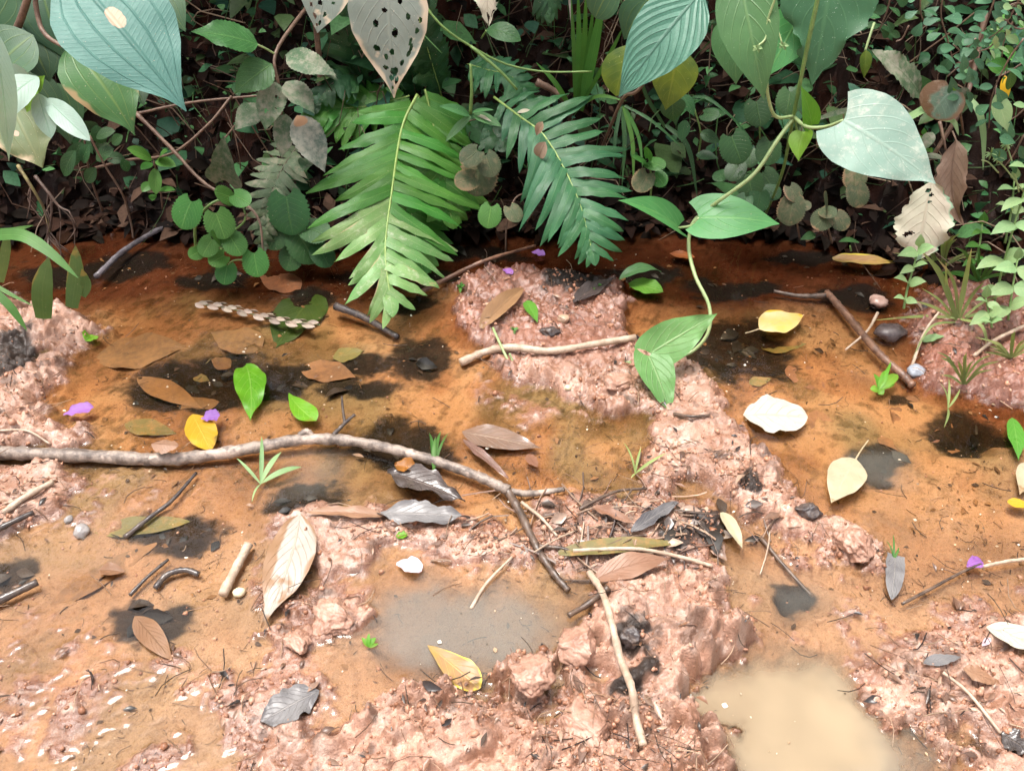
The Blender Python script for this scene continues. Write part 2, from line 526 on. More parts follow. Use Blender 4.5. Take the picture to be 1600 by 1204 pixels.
# lumps of the mud: rounded clods, crumbs and pits
b1, s1, i1 = worley(GX * 26 + fbm(GX * 40, GY * 40, 41) * 1.2, GY * 26 + fbm(GX * 40, GY * 40, 43) * 1.2, 51)
b2, s2, i2 = worley(GX * 75 + fbm(GX * 110, GY * 110, 44) * 1.4, GY * 75 + fbm(GX * 110, GY * 110, 45) * 1.4, 53)
clod = (sstep(0, 0.45, s1 - b1)) * (0.35 + 0.9 * i1)
crumb = (sstep(0, 0.5, s2 - b2)) * (0.2 + i2)
bign = fbm(GX * 11, GY * 11, 47, 4)
sel = np.maximum(sstep(0.44, 0.60, fbm(GX * 7, GY * 7, 49, 3)), sstep(1.0, 1.15, GY) * 0.9)          # rough trodden mud here, smooth smears there
ridged = 1 - np.abs(fbm(GX * 38, GY * 38, 57, 4) - 0.5) * 4
lump = (bign - 0.45) * 0.030 + sel * (clod * 0.011 + crumb * 0.0048) + (1 - sel) * (ridged * 0.0020 + crumb * 0.0008) \
    + (fbm(GX * 95, GY * 95, 59, 3) - 0.5) * 0.0085 + (vnoise(GX * 240, GY * 240, 60) - 0.5) * 0.0022
near = 1 - sstep(0.62, 0.82, GY)
b3, s3, i3 = worley(GX * 15 + fbm(GX * 30, GY * 30, 141) * .9, GY * 15 + fbm(GX * 30, GY * 30, 143) * .9, 151)
lump = lump + near * sstep(0, 0.30, s3 - b3) * (0.2 + i3) * 0.011 + near * (np.abs(fbm(GX * 24, GY * 24, 145, 4) - .5) * -0.02 + 0.003)
H = bed * (1 - mud) + mud * np.maximum(top * (0.75 + 0.5 * bign) + lump * np.clip(top / 0.014, 0.40, 1.25), -0.003)
H = np.where(mud > 0.02, np.maximum(H, bed), H)
# hoof and boot dents in the near mud
for (a, b, rx, ry, dp) in [(1000, 1165, 60, 28, 0.035), (1060, 930, 38, 16, 0.018), (960, 1060, 26, 30, 0.028), (1080, 1090, 40, 34, 0.012), (720, 1150, 50, 30, 0.012),
                           (1450, 1080, 50, 24, 0.014), (1150, 870, 30, 20, 0.01), (60, 560, 30, 22, 0.014), (1520, 1150, 40, 34, 0.024)]:
    H = H - blob([(a, b, rx, ry)], 0.6) * dp

# the bank behind
yb_px = [(-600, 330), (0, 352), (110, 346), (300, 352), (480, 368), (700, 352), (1000, 345), (1250, 352), (1380, 395), (1460, 425), (1640, 440), (2300, 470)]
ybp = np.array([G(a, b)[:2] for a, b in yb_px])
ybx = np.interp(AX, ybp[:, 0], ybp[:, 1])[None, :] + 0.075 * (fbm(GX * 5, GX * 0 + 3.3, 61, 4) - 0.5) * 2
r = GY - ybx
rise = np.where(r > 0, r * 0.35 + 0.75 * np.maximum(r - 0.03, 0), 0)
rise = np.where(rise > 1.1, 1.1 + (rise - 1.1) * 0.3, rise)
rise = np.minimum(rise, 2.6)
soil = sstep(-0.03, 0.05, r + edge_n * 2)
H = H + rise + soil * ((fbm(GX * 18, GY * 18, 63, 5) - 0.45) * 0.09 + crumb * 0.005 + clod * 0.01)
# ground far to the sides and behind the viewer rises gently out of the water
side = np.maximum(0, np.abs(GX) - 1.25) * 0.25 + np.maximum(0, 0.25 - GY) * 0.12
side = np.minimum(side, 1.2)
H = H + side + sstep(0, 0.2, side) * 0.03

# ---- colour of the ground
def c3(*v):
    return np.array(v, float)[None, None, :]


n1 = fbm(GX * 16, GY * 16, 71, 5)[..., None]
n2 = fbm(GX * 60, GY * 60, 73, 4)[..., None]
n3 = fbm(GX * 210, GY * 210, 75, 3)[..., None]
aniso = fbm((GX + GY * 0.5) * 22, (GY - GX * 0.5) * 85, 77, 4)[..., None]
MUDC = c3(0.395, 0.228, 0.160) * (0.60 + 0.80 * n1) * (0.76 + 0.48 * n3)
MUDC = MUDC + (c3(0.52, 0.39, 0.32) - MUDC) * sstep(0.56, 0.74, n2) * 0.5
MUDC = MUDC + (c3(0.27, 0.125, 0.07) - MUDC) * sstep(0.50, 0.68, fbm(GX * 30, GY * 30, 79, 5, .6))[..., None] * 0.75
BEDC = c3(0.29, 0.140, 0.062) * (0.60 + 0.80 * n1)
BEDC = BEDC + (c3(0.40, 0.225, 0.11) - BEDC) * sstep(0.48, 0.66, fbm(GX * 8, GY * 8, 81, 3))[..., None] * 0.8
BEDC = BEDC + (c3(0.20, 0.075, 0.022) - BEDC) * sstep(0.58, 0.76, aniso) * 0.25 * sstep(0.40, 0.62, fbm(GX * 5, GY * 5, 78, 3))[..., None]
BEDC = BEDC + (c3(0.10, 0.055, 0.02) - BEDC) * sstep(0.56, 0.74, n2) * 0.55
strk = fbm((GX * .5 + GY) * 40, (GY * .5 - GX) * 160, 78, 4)[..., None]
BEDC = BEDC * (1 - 0.25 * sstep(0.57, 0.70, strk) * sstep(0.42, 0.6, fbm(GX * 6, GY * 6, 80, 3))[..., None])
olive = sstep(0.52, 0.68, fbm(GX * 5.5, GY * 5.5, 82, 3))[..., None]
BEDC = BEDC + (BEDC * c3(0.62, 0.74, 0.72) - BEDC) * olive
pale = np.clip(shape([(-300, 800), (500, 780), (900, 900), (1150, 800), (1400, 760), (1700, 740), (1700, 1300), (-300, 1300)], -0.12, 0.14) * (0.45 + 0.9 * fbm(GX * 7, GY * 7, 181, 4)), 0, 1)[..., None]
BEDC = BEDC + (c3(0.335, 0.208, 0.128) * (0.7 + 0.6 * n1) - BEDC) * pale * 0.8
Hq = H + 0.0016 * (fbm(GX * 120, GY * 120, 70, 3) - 0.5)
mm = sstep(-0.0035, 0.0015, Hq)[..., None]
rim = (sstep(-0.002, 0.001, Hq) * (1 - sstep(0.003, 0.0095, Hq)))[..., None]
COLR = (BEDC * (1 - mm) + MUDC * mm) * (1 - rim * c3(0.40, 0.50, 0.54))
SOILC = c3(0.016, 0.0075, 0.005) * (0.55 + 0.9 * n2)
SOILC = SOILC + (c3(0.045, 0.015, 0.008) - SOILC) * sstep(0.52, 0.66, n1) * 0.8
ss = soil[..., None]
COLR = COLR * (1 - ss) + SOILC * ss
# shade and plant reflections painted into the bed colour at the back of the seep
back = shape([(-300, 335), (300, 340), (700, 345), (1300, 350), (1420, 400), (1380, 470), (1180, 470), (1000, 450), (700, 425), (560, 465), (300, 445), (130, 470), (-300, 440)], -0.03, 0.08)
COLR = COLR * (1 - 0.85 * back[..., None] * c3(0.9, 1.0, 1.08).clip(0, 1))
reds = np.maximum(shape([(1400, 400), (1390, 500), (1425, 600), (1545, 650), (2200, 700), (2200, 400)], -0.02, 0.05), shape([(690, 420), (990, 425), (1000, 500), (960, 560), (780, 560), (720, 520)], -0.02, 0.06) * 0.8)[..., None]
COLR = COLR * (1 - reds) + reds * (COLR * c3(0.50, 0.36, 0.33) + c3(0.02, 0.004, 0.0))
# black rotten muck
MUCK = [(320, 592, 120, 42), (430, 590, 60, 30), (262, 612, 60, 24), (625, 685, 70, 34), (655, 560, 38, 40), (560, 600, 60, 16), (1150, 535, 92, 44), (1375, 708, 62, 26),
        (1530, 668, 70, 24), (232, 958, 70, 24), (15, 895, 42, 26), (270, 828, 80, 22), (470, 775, 70, 26), (1110, 825, 34, 30), (1060, 840, 30, 22), (560, 560, 50, 14), (1235, 925, 34, 22),
        (985, 1020, 18, 40), (1000, 1090, 22, 14), (20, 560, 26, 40), (690, 430, 40, 14), (890, 450, 50, 20), (1180, 770, 16, 16), (470, 470, 40, 30),
        (190, 405, 60, 16), (90, 425, 60, 20), (330, 425, 60, 12), (560, 425, 40, 16), (760, 388, 60, 14), (1010, 420, 60, 14), (1150, 440, 70, 14), (1330, 455, 50, 14), (1250, 395, 60, 10), (640, 470, 40, 14), (1420, 620, 30, 10)]
muck = blob(MUCK, 0.62)
rag_n = 0.55 * fbm(GX * 26, GY * 26, 83, 4) + 0.45 * fbm((GX - GY * .35) * 70, (GY + GX * .35) * 190, 84, 4)
muck = np.maximum(sstep(0.40, 0.66, muck * 0.72 + (rag_n - 0.5) * 1.5) * sstep(0.0, 0.2, muck), sstep(0.18, 0.62, muck + (rag_n - 0.5) * 0.8) * 0.96)
litter = sstep(0.60, 0.72, fbm(GX * 48, GY * 48, 85, 4)) * sstep(0.40, 0.6, fbm(GX * 6, GY * 6, 87, 3)) * 0.6 * mud
muck = np.maximum(muck, litter)
COLR = COLR * (1 - muck[..., None] * 0.94) + c3(0.012, 0.011, 0.010) * muck[..., None] * 0.94
dark_clay = blob([(640, 1010, 60, 30)], 0.7)

wetness = np.clip(0.45 + 0.5 * (fbm(GX * 20, GY * 20, 89, 3) - 0.5) * 2 + np.clip(0.02 - H, 0, 0.02) * 22, 0, 1)

air = sstep(-0.0015, 0.001, H) * (1 - 0.85 * soil) * (1 - 0.5 * muck)
# ---- ground material
t = NT('wet_red_mud')
ca = t.n('ShaderNodeAttribute', attribute_name='Col'); wa = t.n('ShaderNodeAttribute', attribute_name='wet')
tc = t.n('ShaderNodeTexCoord')
f1 = t.noise(tc.outputs['Object'], 260, 5, 0.7); f2 = t.noise(tc.outputs['Object'], 900, 3, 0.7)
cc = t.mix(t.math('MULTIPLY', t.ramp01(f1, 0.5, 0.72), 0.55), ca.outputs['Color'], t.mix(1.0, ca.outputs['Color'], (0.42, 0.34, 0.30, 1), 'MULTIPLY'))
cc = t.mix(t.math('MULTIPLY', t.ramp01(f2, 0.56, 0.72), 0.5), cc, t.mix(1.0, cc, (1.6, 1.55, 1.5, 1), 'MULTIPLY'))
f3 = t.noise(tc.outputs['Object'], 620, 4, 0.7); f4 = t.noise(tc.outputs['Object'], 115, 4, 0.65)
cc = t.mix(t.math('MULTIPLY', t.ramp01(f3, 0.57, 0.66), 0.7), cc, t.mix(1.0, cc, (0.40, 0.32, 0.28, 1), 'MULTIPLY'))
cc = t.mix(t.math('MULTIPLY', t.ramp01(f4, 0.52, 0.70), 0.45), cc, t.mix(1.0, cc, (0.62, 0.50, 0.42, 1), 'MULTIPLY'))
vo = t.n('ShaderNodeTexVoronoi', {'Vector': tc.outputs['Object'], 'Scale': 330.0}); grain = vo.outputs['Distance']
bp = t.n('ShaderNodeBump', {'Strength': 0.6, 'Distance': 0.003, 'Height': t.math('ADD', t.math('ADD', f1, t.math('MULTIPLY', f2, 0.35)), t.math('MULTIPLY', grain, -0.5))})
pr = t.n('ShaderNodeBsdfPrincipled', {'Base Color': cc, 'Normal': bp.outputs[0]})
rr = t.math('SUBTRACT', 0.60, t.math('MULTIPLY', wa.outputs['Fac'], 0.46))
t.put(pr.inputs['Roughness'], t.math('ADD', rr, t.math('MULTIPLY', t.math('SUBTRACT', f1, 0.5), 0.3)))
aa = t.n('ShaderNodeAttribute', attribute_name='air'); t.put(pr.inputs['Specular IOR Level'], t.math('MULTIPLY', aa.outputs['Fac'], 0.5))
t.put(pr.inputs['Coat Weight'], t.math('MULTIPLY', wa.outputs['Fac'], 0.75)); pr.inputs['Coat Roughness'].default_value = 0.10
bp2 = t.n('ShaderNodeBump', {'Strength': 0.35, 'Distance': 0.0025, 'Height': f1}); t.put(pr.inputs['Coat Normal'], bp2.outputs[0])
MUDM = t.surf(pr.outputs[0])

ny, nx = GX.shape
idx = np.arange(ny * nx).reshape(ny, nx)
quads = np.stack([idx[:-1, :-1], idx[:-1, 1:], idx[1:, 1:], idx[1:, :-1]], -1).reshape(-1, 4)
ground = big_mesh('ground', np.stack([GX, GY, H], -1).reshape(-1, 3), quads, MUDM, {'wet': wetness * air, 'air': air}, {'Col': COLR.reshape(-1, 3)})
ground['kind'] = 'structure'
ground['label'] = 'trodden wet red mud rising into a dark bank'


def hz(x, y):
    "height of the ground"
    x = np.asarray(x, float); y = np.asarray(y, float)
    ix = np.clip(np.searchsorted(AX, x) - 1, 0, nx - 2); iy = np.clip(np.searchsorted(AY, y) - 1, 0, ny - 2)
    tx = np.clip((x - AX[ix]) / (AX[ix + 1] - AX[ix]), 0, 1); ty = np.clip((y - AY[iy]) / (AY[iy + 1] - AY[iy]), 0, 1)
    return (H[iy, ix] * (1 - tx) + H[iy, ix + 1] * tx) * (1 - ty) + (H[iy + 1, ix] * (1 - tx) + H[iy + 1, ix + 1] * tx) * ty


def GT(px, py, water=True):
    "point on the ground (or on the water over it) seen at a place in the photograph"
    d = ray(px, py); tt = np.linspace(0.5, 4.0, 1400)
    q = CAMP[None] + d[None] * tt[:, None]
    h = hz(q[:, 0], q[:, 1])
    if water:
        h = np.maximum(h, 0.0)
    k = int(np.argmax(q[:, 2] <= h))
    if k == 0:
        k = len(tt) - 1
    return q[k]


# ---- the water
dep = -H
keep = (dep > -0.0035) & (GY < 2.2) & (GY > -0.2) & (np.abs(GX) < 1.6)
qk = keep.ravel()[quads].all(1)
WZ = 0.0020 * np.exp(-np.clip(dep, 0, 1) / 0.0026) + 0.0004 * (fbm(GX * 30, GY * 30, 91, 2) - 0.5)
turb_extra = blob([(1245, 1150, 190, 130)], 0.35) * 0.80 + blob([(720, 975, 160, 72)], 0.4) * 0.62 + blob([(1240, 930, 60, 40), (1370, 725, 60, 30)], 0.6) * 0.30 \
    + blob([(80, 860, 130, 22), (470, 745, 60, 40)], 0.7) * 0.35
tmask = np.clip(turb_extra * (0.7 + 0.6 * fbm(GX * 10, GY * 10, 93, 3)) * (1 - np.exp(-np.clip(dep, 0, 1) / 0.020)) * 1.1, 0, 0.93)
tan = blob([(1235, 1130, 180, 120), (80, 860, 150, 30)], 0.5)[..., None]
TC = c3(0.205, 0.195, 0.168) * (1 - tan) + c3(0.315, 0.240, 0.150) * tan
used = np.zeros(ny * nx, bool); used[quads[qk].ravel()] = True
remap = np.cumsum(used) - 1
t = NT('seep_water')
da = t.n('ShaderNodeAttribute', attribute_name='depth'); ta = t.n('ShaderNodeAttribute', attribute_name='silt'); tcol = t.n('ShaderNodeAttribute', attribute_name='SiltCol')
tc = t.n('ShaderNodeTexCoord')
rip = t.noise(tc.outputs['Object'], 60, 3, 0.5)
bp = t.n('ShaderNodeBump', {'Strength': 0.2, 'Distance': 0.002, 'Height': rip})
tint = t.mix(t.ramp01(da.outputs['Fac'], 0.0, 0.045), (1, 0.985, 0.95, 1), (0.80, 0.66, 0.45, 1))
trn = t.n('ShaderNodeBsdfTransparent', {'Color': tint})
dif = t.n('ShaderNodeBsdfDiffuse', {'Color': tcol.outputs['Color']})
body = t.n('ShaderNodeMixShader', {0: ta.outputs['Fac'], 1: trn.outputs[0], 2: dif.outputs[0]})
gl = t.n('ShaderNodeBsdfGlossy', {'Roughness': 0.03, 'Normal': bp.outputs[0]})
fr = t.n('ShaderNodeFresnel', {'IOR': 1.40, 'Normal': bp.outputs[0]})
wm = t.surf(t.n('ShaderNodeMixShader', {0: fr.outputs[0], 1: body.outputs[0], 2: gl.outputs[0]}).outputs[0])
water = big_mesh('water', np.stack([GX, GY, WZ], -1).reshape(-1, 3)[used], remap[quads[qk]], wm,
                 {'depth': dep.ravel()[used], 'silt': tmask.ravel()[used]}, {'SiltCol': TC.reshape(-1, 3)[used]})
water['kind'] = 'structure'
water['label'] = 'shallow rusty seep water over orange silt'

# ================================================================== LEAVES, STEMS, FRONDS
PROF = {
    'ovate': [(0, .02), (.04, .30), (.12, .66), (.25, .94), (.36, 1), (.5, .95), (.65, .77), (.8, .46), (.9, .22), (.96, .08), (1, .01)],
    'acumin': [(0, .02), (.04, .26), (.12, .58), (.25, .88), (.4, 1), (.55, .93), (.7, .68), (.82, .38), (.9, .17), (.96, .06), (1, .01)],
    'heart': [(0, .60), (.04, .80), (.10, .93), (.2, 1), (.35, .97), (.5, .82), (.65, .60), (.8, .34), (.9, .15), (.96, .06), (1, .01)],
    'round': [(0, .45), (.06, .70), (.15, .88), (.3, .98), (.45, 1), (.6, .96), (.75, .83), (.87, .62), (.95, .38), (1, .10)],
    'ellip': [(0, .02), (.05, .28), (.15, .60), (.3, .88), (.5, 1), (.7, .88), (.85, .60), (.95, .28), (1, .02)],
    'obov': [(0, .02), (.1, .2), (.25, .45), (.45, .78), (.65, 1), (.8, .95), (.9, .72), (.97, .4), (1, .05)],
    'lance': [(0, .25), (.08, .55), (.2, .85), (.35, 1), (.55, .92), (.75, .66), (.9, .33), (1, .01)],
    'pinna': [(0, .95), (.06, .90), (.2, 1), (.45, .98), (.65, .86), (.82, .60), (.93, .30), (1, .02)],
    'blade': [(0, .6), (.15, .85), (.35, 1), (.6, .85), (.8, .55), (.93, .22), (1, .01)],
    'lobed': [(0, .55), (.06, .95), (.14, 1.05), (.24, .95), (.34, .72), (.44, .62), (.55, .60), (.7, .45), (.84, .24), (1, .01)],
    'petal': [(0, .12), (.1, .3), (.3, .7), (.55, 1), (.75, .98), (.9, .7), (1, .25)],
}


def leaf(name, base, tip, width, mat, parent=None, prof='ovate', nu=18, nv=8, fold=0.12, arch=0.06, wave=0.0, serr=0, samp=0.08, lobe=0.0,
         sweep=0.0, twist=0.0, roll=0.0, normal=None, drape=False, holes=(), bite=0.0, seed=1, curl=0.0, cup=0.0, float_z=None, lift=0.0015, water=True, rag=0.0, scallop=False):
    base = np.asarray(base, float); tip = np.asarray(tip, float)
    ax = tip - base; L = np.linalg.norm(ax); ax = ax / L
    if normal is None:
        normal = norm(CAMP - (base + tip) / 2) * 0.62 + np.array([0, 0, 0.55])
    n = np.asarray(normal, float); n = norm(n - ax * np.dot(n, ax)); s = np.cross(n, ax)
    if roll:
        c, sn = math.cos(R(roll)), math.sin(R(roll))
        n, s = n * c + s * sn, s * c - n * sn
    if serr:
        nu = max(nu, int(serr * 3))
    u = np.linspace(0, 1, nu + 1); v = np.linspace(-1, 1, nv + 1)
    U, V = np.meshgrid(u, v, indexing='ij')
    pk = np.array(PROF[prof])
    uu = np.linspace(0, 1, 201); ww = np.interp(uu, pk[:, 0], pk[:, 1])
    k = 7; wp = np.convolve(np.pad(ww, k, mode='edge'), np.hanning(2 * k + 1) / np.hanning(2 * k + 1).sum(), 'valid')
    wp[0] = ww[0]; wp[-1] = ww[-1]
    w = np.interp(U, uu, wp)
    rs = np.random.RandomState(seed)
    if serr:
        ph = np.mod(U * serr, 1.0)
        tooth = np.abs(ph - 0.5) * 2 if scallop else 1 - ph
        if scallop:
            tooth = 1 - tooth ** 2
        w = w * (1 - samp * (1 - tooth) * np.abs(V) ** 3)
    if rag:
        w = w * (1 - rag * np.abs(V) ** 2 * np.abs(fbm(U * 9 + seed, np.sign(V) * 3.7 + seed, seed, 3) - 0.35) * 2)
    hw = width / 2
    X = L * (U - lobe * np.abs(V) ** 1.5 * (1 - U) ** 4)
    Yv = V * w * hw + sweep * L * 4 * U * (1 - U)
    aV = np.abs(V)
    Z = arch * L * 4 * U * (1 - U) + fold * aV * w * hw + cup * V ** 2 * w * hw
    if curl:
        Z = Z + curl * hw * (aV ** 3) * np.sin(U * 3.0 + 0.4)
    if wave:
        p1, p2 = rs.rand(2) * 6.28
        Z = Z + wave * hw * aV ** 2 * (np.sin(U * 13 + p1 + V) + 0.6 * np.sin(U * 23 + p2 - V * 2))
        X = X + wave * 0.2 * hw * aV * np.sin(U * 9 + p2)
    if twist:
        a = R(twist) * U
        Yc = sweep * L * 4 * U * (1 - U)
        yy = Yv - Yc
        Yv, Z = Yc + yy * np.cos(a) - Z * np.sin(a), yy * np.sin(a) + Z * np.cos(a)
    pts = base + X[..., None] * ax + Yv[..., None] * s + Z[..., None] * n
    pts = pts.reshape(-1, 3)
    if float_z is not None:
        pts[:, 2] = np.maximum(pts[:, 2], float_z)
    if drape:
        g = hz(pts[:, 0], pts[:, 1])
        if water:
            g = np.maximum(g, 0.0015)
        pts[:, 2] = np.maximum(pts[:, 2], g + lift)
    idx = np.arange((nu + 1) * (nv + 1)).reshape(nu + 1, nv + 1)
    faces = []
    cu = (u[:-1] + u[1:]) / 2; cv = (v[:-1] + v[1:]) / 2
    keep_ = np.ones((nu, nv), bool)
    if len(holes) or bite:
        CU, CV = np.meshgrid(cu, cv, indexing='ij')
        jag = fbm(CU * 26 + seed, CV * 9 + seed * 1.3, seed + 40, 3)
        for (hu, hv, ru, rv) in holes:
            keep_ &= ((CU - hu) / ru) ** 2 + ((CV - hv) / rv) ** 2 > 0.25 + 1.7 * jag
        if bite:
            keep_ &= fbm(CU * 7 + seed, CV * 3 + seed * 1.7, seed, 3) <= 1 - bite
    for i in range(nu):
        for j in range(nv):
            if keep_[i, j]:
                faces.append((idx[i, j], idx[i + 1, j], idx[i + 1, j + 1], idx[i, j + 1]))
    faces = [tuple(int(q) for q in f[::-1]) for f in faces]
    uv = np.stack([U, V * 0.5 + 0.5], -1).reshape(-1, 2)
    return mesh_obj(name, pts, faces, mat, parent, origin=base, uv=uv)


def spline(pts, n):
    pts = [np.asarray(p, float) for p in pts]
    if len(pts) == 2:
        return np.array([pts[0] + (pts[1] - pts[0]) * t for t in np.linspace(0, 1, n + 1)])
    q = [2 * pts[0] - pts[1]] + pts + [2 * pts[-1] - pts[-2]]
    out = []
    m = len(pts) - 1
    for k in range(n + 1):
        t = k / n * m; i = min(int(t), m - 1); f = t - i
        a, b, c, d = q[i:i + 4]
        out.append(0.5 * ((2 * b) + (c - a) * f + (2 * a - 5 * b + 4 * c - d) * f * f + (-a + 3 * b - 3 * c + d) * f ** 3))
    return np.array(out)


def tube_geo(path, rad, sides=7, knob=0.0, seed=0):
    rs = np.random.RandomState(seed)
    n = len(path)
    T = np.gradient(path, axis=0); T /= (np.linalg.norm(T, axis=1, keepdims=True) + 1e-12)
    up = np.array([0.13, 0.31, 0.94])
    V = []
    for i in range(n):
        a = np.cross(T[i], up)
        if np.linalg.norm(a) < 0.05:
            a = np.cross(T[i], np.array([1.0, 0, 0]))
        a = norm(a); b = np.cross(T[i], a)
        r = rad[i] * (1 + knob * (rs.rand() - 0.5))
        for k in range(sides):
            th = 2 * math.pi * k / sides
            rr = r * (1 + knob * 0.6 * (rs.rand() - 0.5))
            V.append(path[i] + a * math.cos(th) * rr + b * math.sin(th) * rr)
    F = []
    for i in range(n - 1):
        for k in range(sides):
            k2 = (k + 1) % sides
            F.append((i * sides + k, i * sides + k2, (i + 1) * sides + k2, (i + 1) * sides + k))
    F.append(tuple(range(sides))[::-1]); F.append(tuple((n - 1) * sides + k for k in range(sides)))
    return np.array(V), F


def tube(name, pts, r0, r1, mat, parent=None, n=None, sides=7, knob=0.0, seed=0):
    n = n or max(6, 5 * (len(pts) - 1))
    path = spline(pts, n)
    rad = np.linspace(r0, r1, n + 1)
    V, F = tube_geo(path, rad, sides, knob, seed)
    return mesh_obj(name, V, F, mat, parent, origin=path[0])


def px_leaf(parent, b, t, w, Y, mat, Yt=None, name='leaf', **kw):
    "a living leaf from its base to its tip, w pixels wide, at distance Y"
    Yt = Y if Yt is None else Yt
    B = P(b[0], b[1], Y); T_ = P(t[0], t[1], Yt)
    return leaf(name, B, T_, w * (mpp(B) + mpp(T_)) / 2, mat, parent, **kw)


def px_stem(parent, pts, w0, w1, mat, name='stem', **kw):
    "pts = (px, py, Y)"
    Q = [P(*p) for p in pts]
    m = mpp(Q[len(Q) // 2])
    return tube(name, Q, w0 / 2 * m, w1 / 2 * m, mat, parent, **kw)


def frond(parent, pts, n, plen, pw, mat, stem_mat, angL=25, angR=25, normal=None, droop=0.12, s0=0.04, seed=0, prof_len=None, bright=None, sweep=0.05, rw=0.0022,
          drL=None, drR=None, part='frond', jit=0.24, lenR=1.0, tipmat=None, tip0=.62):
    "a fern frond: its stalk is the part, each leaflet a sub-part"
    rs = random.Random(seed)
    Q = [P(*p) for p in pts]
    path = spline(Q, 40)
    seg = np.r_[0, np.cumsum(np.linalg.norm(np.diff(path, axis=0), axis=1))]; L = seg[-1]
    rad = np.linspace(rw, rw * 0.35, 41)
    V, F = tube_geo(path, rad, 6)
    st = mesh_obj(part, V, F, stem_mat, parent, origin=path[0])
    pl = prof_len or [(0, .55), (.12, .85), (.3, 1), (.5, .97), (.7, .78), (.85, .52), (.95, .28), (1, .15)]
    px_, py_ = zip(*pl)
    N0 = np.asarray(normal if normal is not None else norm(CAMP - path[20]) * 0.6 + np.array([0, 0, .6]))
    for side in (-1, 1):
        for k in range(n):
            s = s0 + (1 - s0) * (k + 0.5 + 0.22 * side) / n
            s = min(s, 0.985)
            d = s * L
            i = min(np.searchsorted(seg, d), 40)
            p = path[i - 1] + (path[i] - path[i - 1]) * ((d - seg[i - 1]) / (seg[i] - seg[i - 1] + 1e-9))
            T_ = norm(path[min(i + 1, 40)] - path[max(i - 2, 0)])
            nn = norm(N0 - T_ * np.dot(N0, T_)); sd = np.cross(T_, nn) * side
            a = R((angL if side < 0 else angR) + (s ** 2.2) * 34 + rs.uniform(-8, 8))
            dl = (drL if side < 0 else drR); dl = droop if dl is None else dl
            dr = dl * (1 + rs.uniform(-.3, .3)); ll = plen * np.interp(s, px_, py_) * rs.uniform(1 - jit, 1 + jit * .5) * (lenR if side > 0 else 1)
            dirv = norm(sd * math.cos(a) + T_ * math.sin(a) - nn * dr)
            leaf('pinna', p + nn * 0.0006 * (1 + k % 2), p + dirv * ll, pw * rs.uniform(.88, 1.08) * (0.45 + 0.55 * min(1, np.interp(s, px_, py_) * 1.4)), (tipmat if tipmat and s + rs.uniform(-.12, .12) > tip0 else mat), st, prof='pinna', nu=10, nv=4,
                 fold=-0.10, arch=0.09 + rs.uniform(-.03, .05), sweep=sweep * side * rs.uniform(.5, 1.5), normal=nn - sd * 0.15, twist=rs.uniform(-26, 26), wave=0.17, seed=seed * 100 + k, serr=0)
    # the leaflet that ends the frond
    T_ = norm(path[40] - path[37]); nn = norm(N0 - T_ * np.dot(N0, T_))
    leaf('pinna', path[39], path[39] + T_ * plen * .24, pw * 1.1, tipmat or mat, st, prof='pinna', nu=8, nv=4, fold=-.1, normal=nn)
    return st


# ------------------------------------------------------------------ leaf and stem colours
broad = leaf_mat('broad_blue_green_leaf', (0.09, 0.22, 0.16, 1), (0.07, 0.18, 0.13, 1), (0.085, 0.20, 0.14, 1), 0.55, par=True, rough=0.36, trans=0.14, bump=0.7, jitter=.08, dust=.06)
broad_sp = leaf_mat('broad_leaf_with_pale_blotch', (0.105, 0.245, 0.195, 1), (0.078, 0.20, 0.158, 1), (0.05, 0.15, 0.115, 1), 0.5, par=True, spec=.22, rough=0.46, trans=0.12, bump=0.7, jitter=.05, dust=.05, spots=[(0.40, 0.06, 0.075, 0.14)])
broad_gr = leaf_mat('broad_mid_green_leaf', (0.07, 0.18, 0.075, 1), (0.055, 0.14, 0.06, 1), (0.22, 0.30, 0.10, 1), 0.4, par=True, rough=0.42, trans=0.2, bump=0.3, jitter=.12, brown=0.22, brownc=(0.28, 0.2, 0.1, 1), dust=.08)
broad_dk = leaf_mat('broad_dark_leaf', (0.05, 0.13, 0.07, 1), (0.035, 0.095, 0.055, 1), (0.17, 0.24, 0.07, 1), 0.5, par=True, rough=0.42, trans=0.15, jitter=.2)
broad_old = leaf_mat('broad_old_leaf', (0.13, 0.20, 0.11, 1), (0.16, 0.18, 0.10, 1), (0.25, 0.25, 0.14, 1), 0.4, par=True, rough=0.5, trans=0.15, brown=0.55, brownc=(0.33, 0.24, 0.15, 1), dust=.25, spots=[(0.42, -0.25, 0.05, 0.10)], jitter=.1)
young = leaf_mat('young_pale_leaf', (0.42, 0.56, 0.48, 1), (0.33, 0.50, 0.40, 1), (0.22, 0.42, 0.27, 1), 0.5, nv=12, rough=0.42, trans=0.25, bump=.4, jitter=.07)
serrated = leaf_mat('serrated_green_leaf', (0.055, 0.185, 0.060, 1), (0.04, 0.14, 0.05, 1), (0.12, 0.28, 0.10, 1), 0.6, nv=8, rough=.45, jitter=.12, netting=.35, bump=.45)
dusty = leaf_mat('dusty_serrated_leaf', (0.075, 0.15, 0.085, 1), (0.06, 0.12, 0.075, 1), (0.10, 0.17, 0.10, 1), 0.4, nv=8, rough=.6, dust=.75, dustc=(0.25, 0.235, 0.18, 1), jitter=.15, trans=.12)
dusty_br = leaf_mat('dusty_leaf_brown_patch', (0.12, 0.17, 0.13, 1), (0.10, 0.15, 0.11, 1), (0.12, 0.17, 0.10, 1), 0.4, nv=8, rough=.6, dust=.8, dustc=(0.34, 0.33, 0.27, 1), spots=[(0.06, 0.0, 0.14, 0.8)], spotc=(0.42, 0.22, 0.13, 1), jitter=.05, trans=.12)
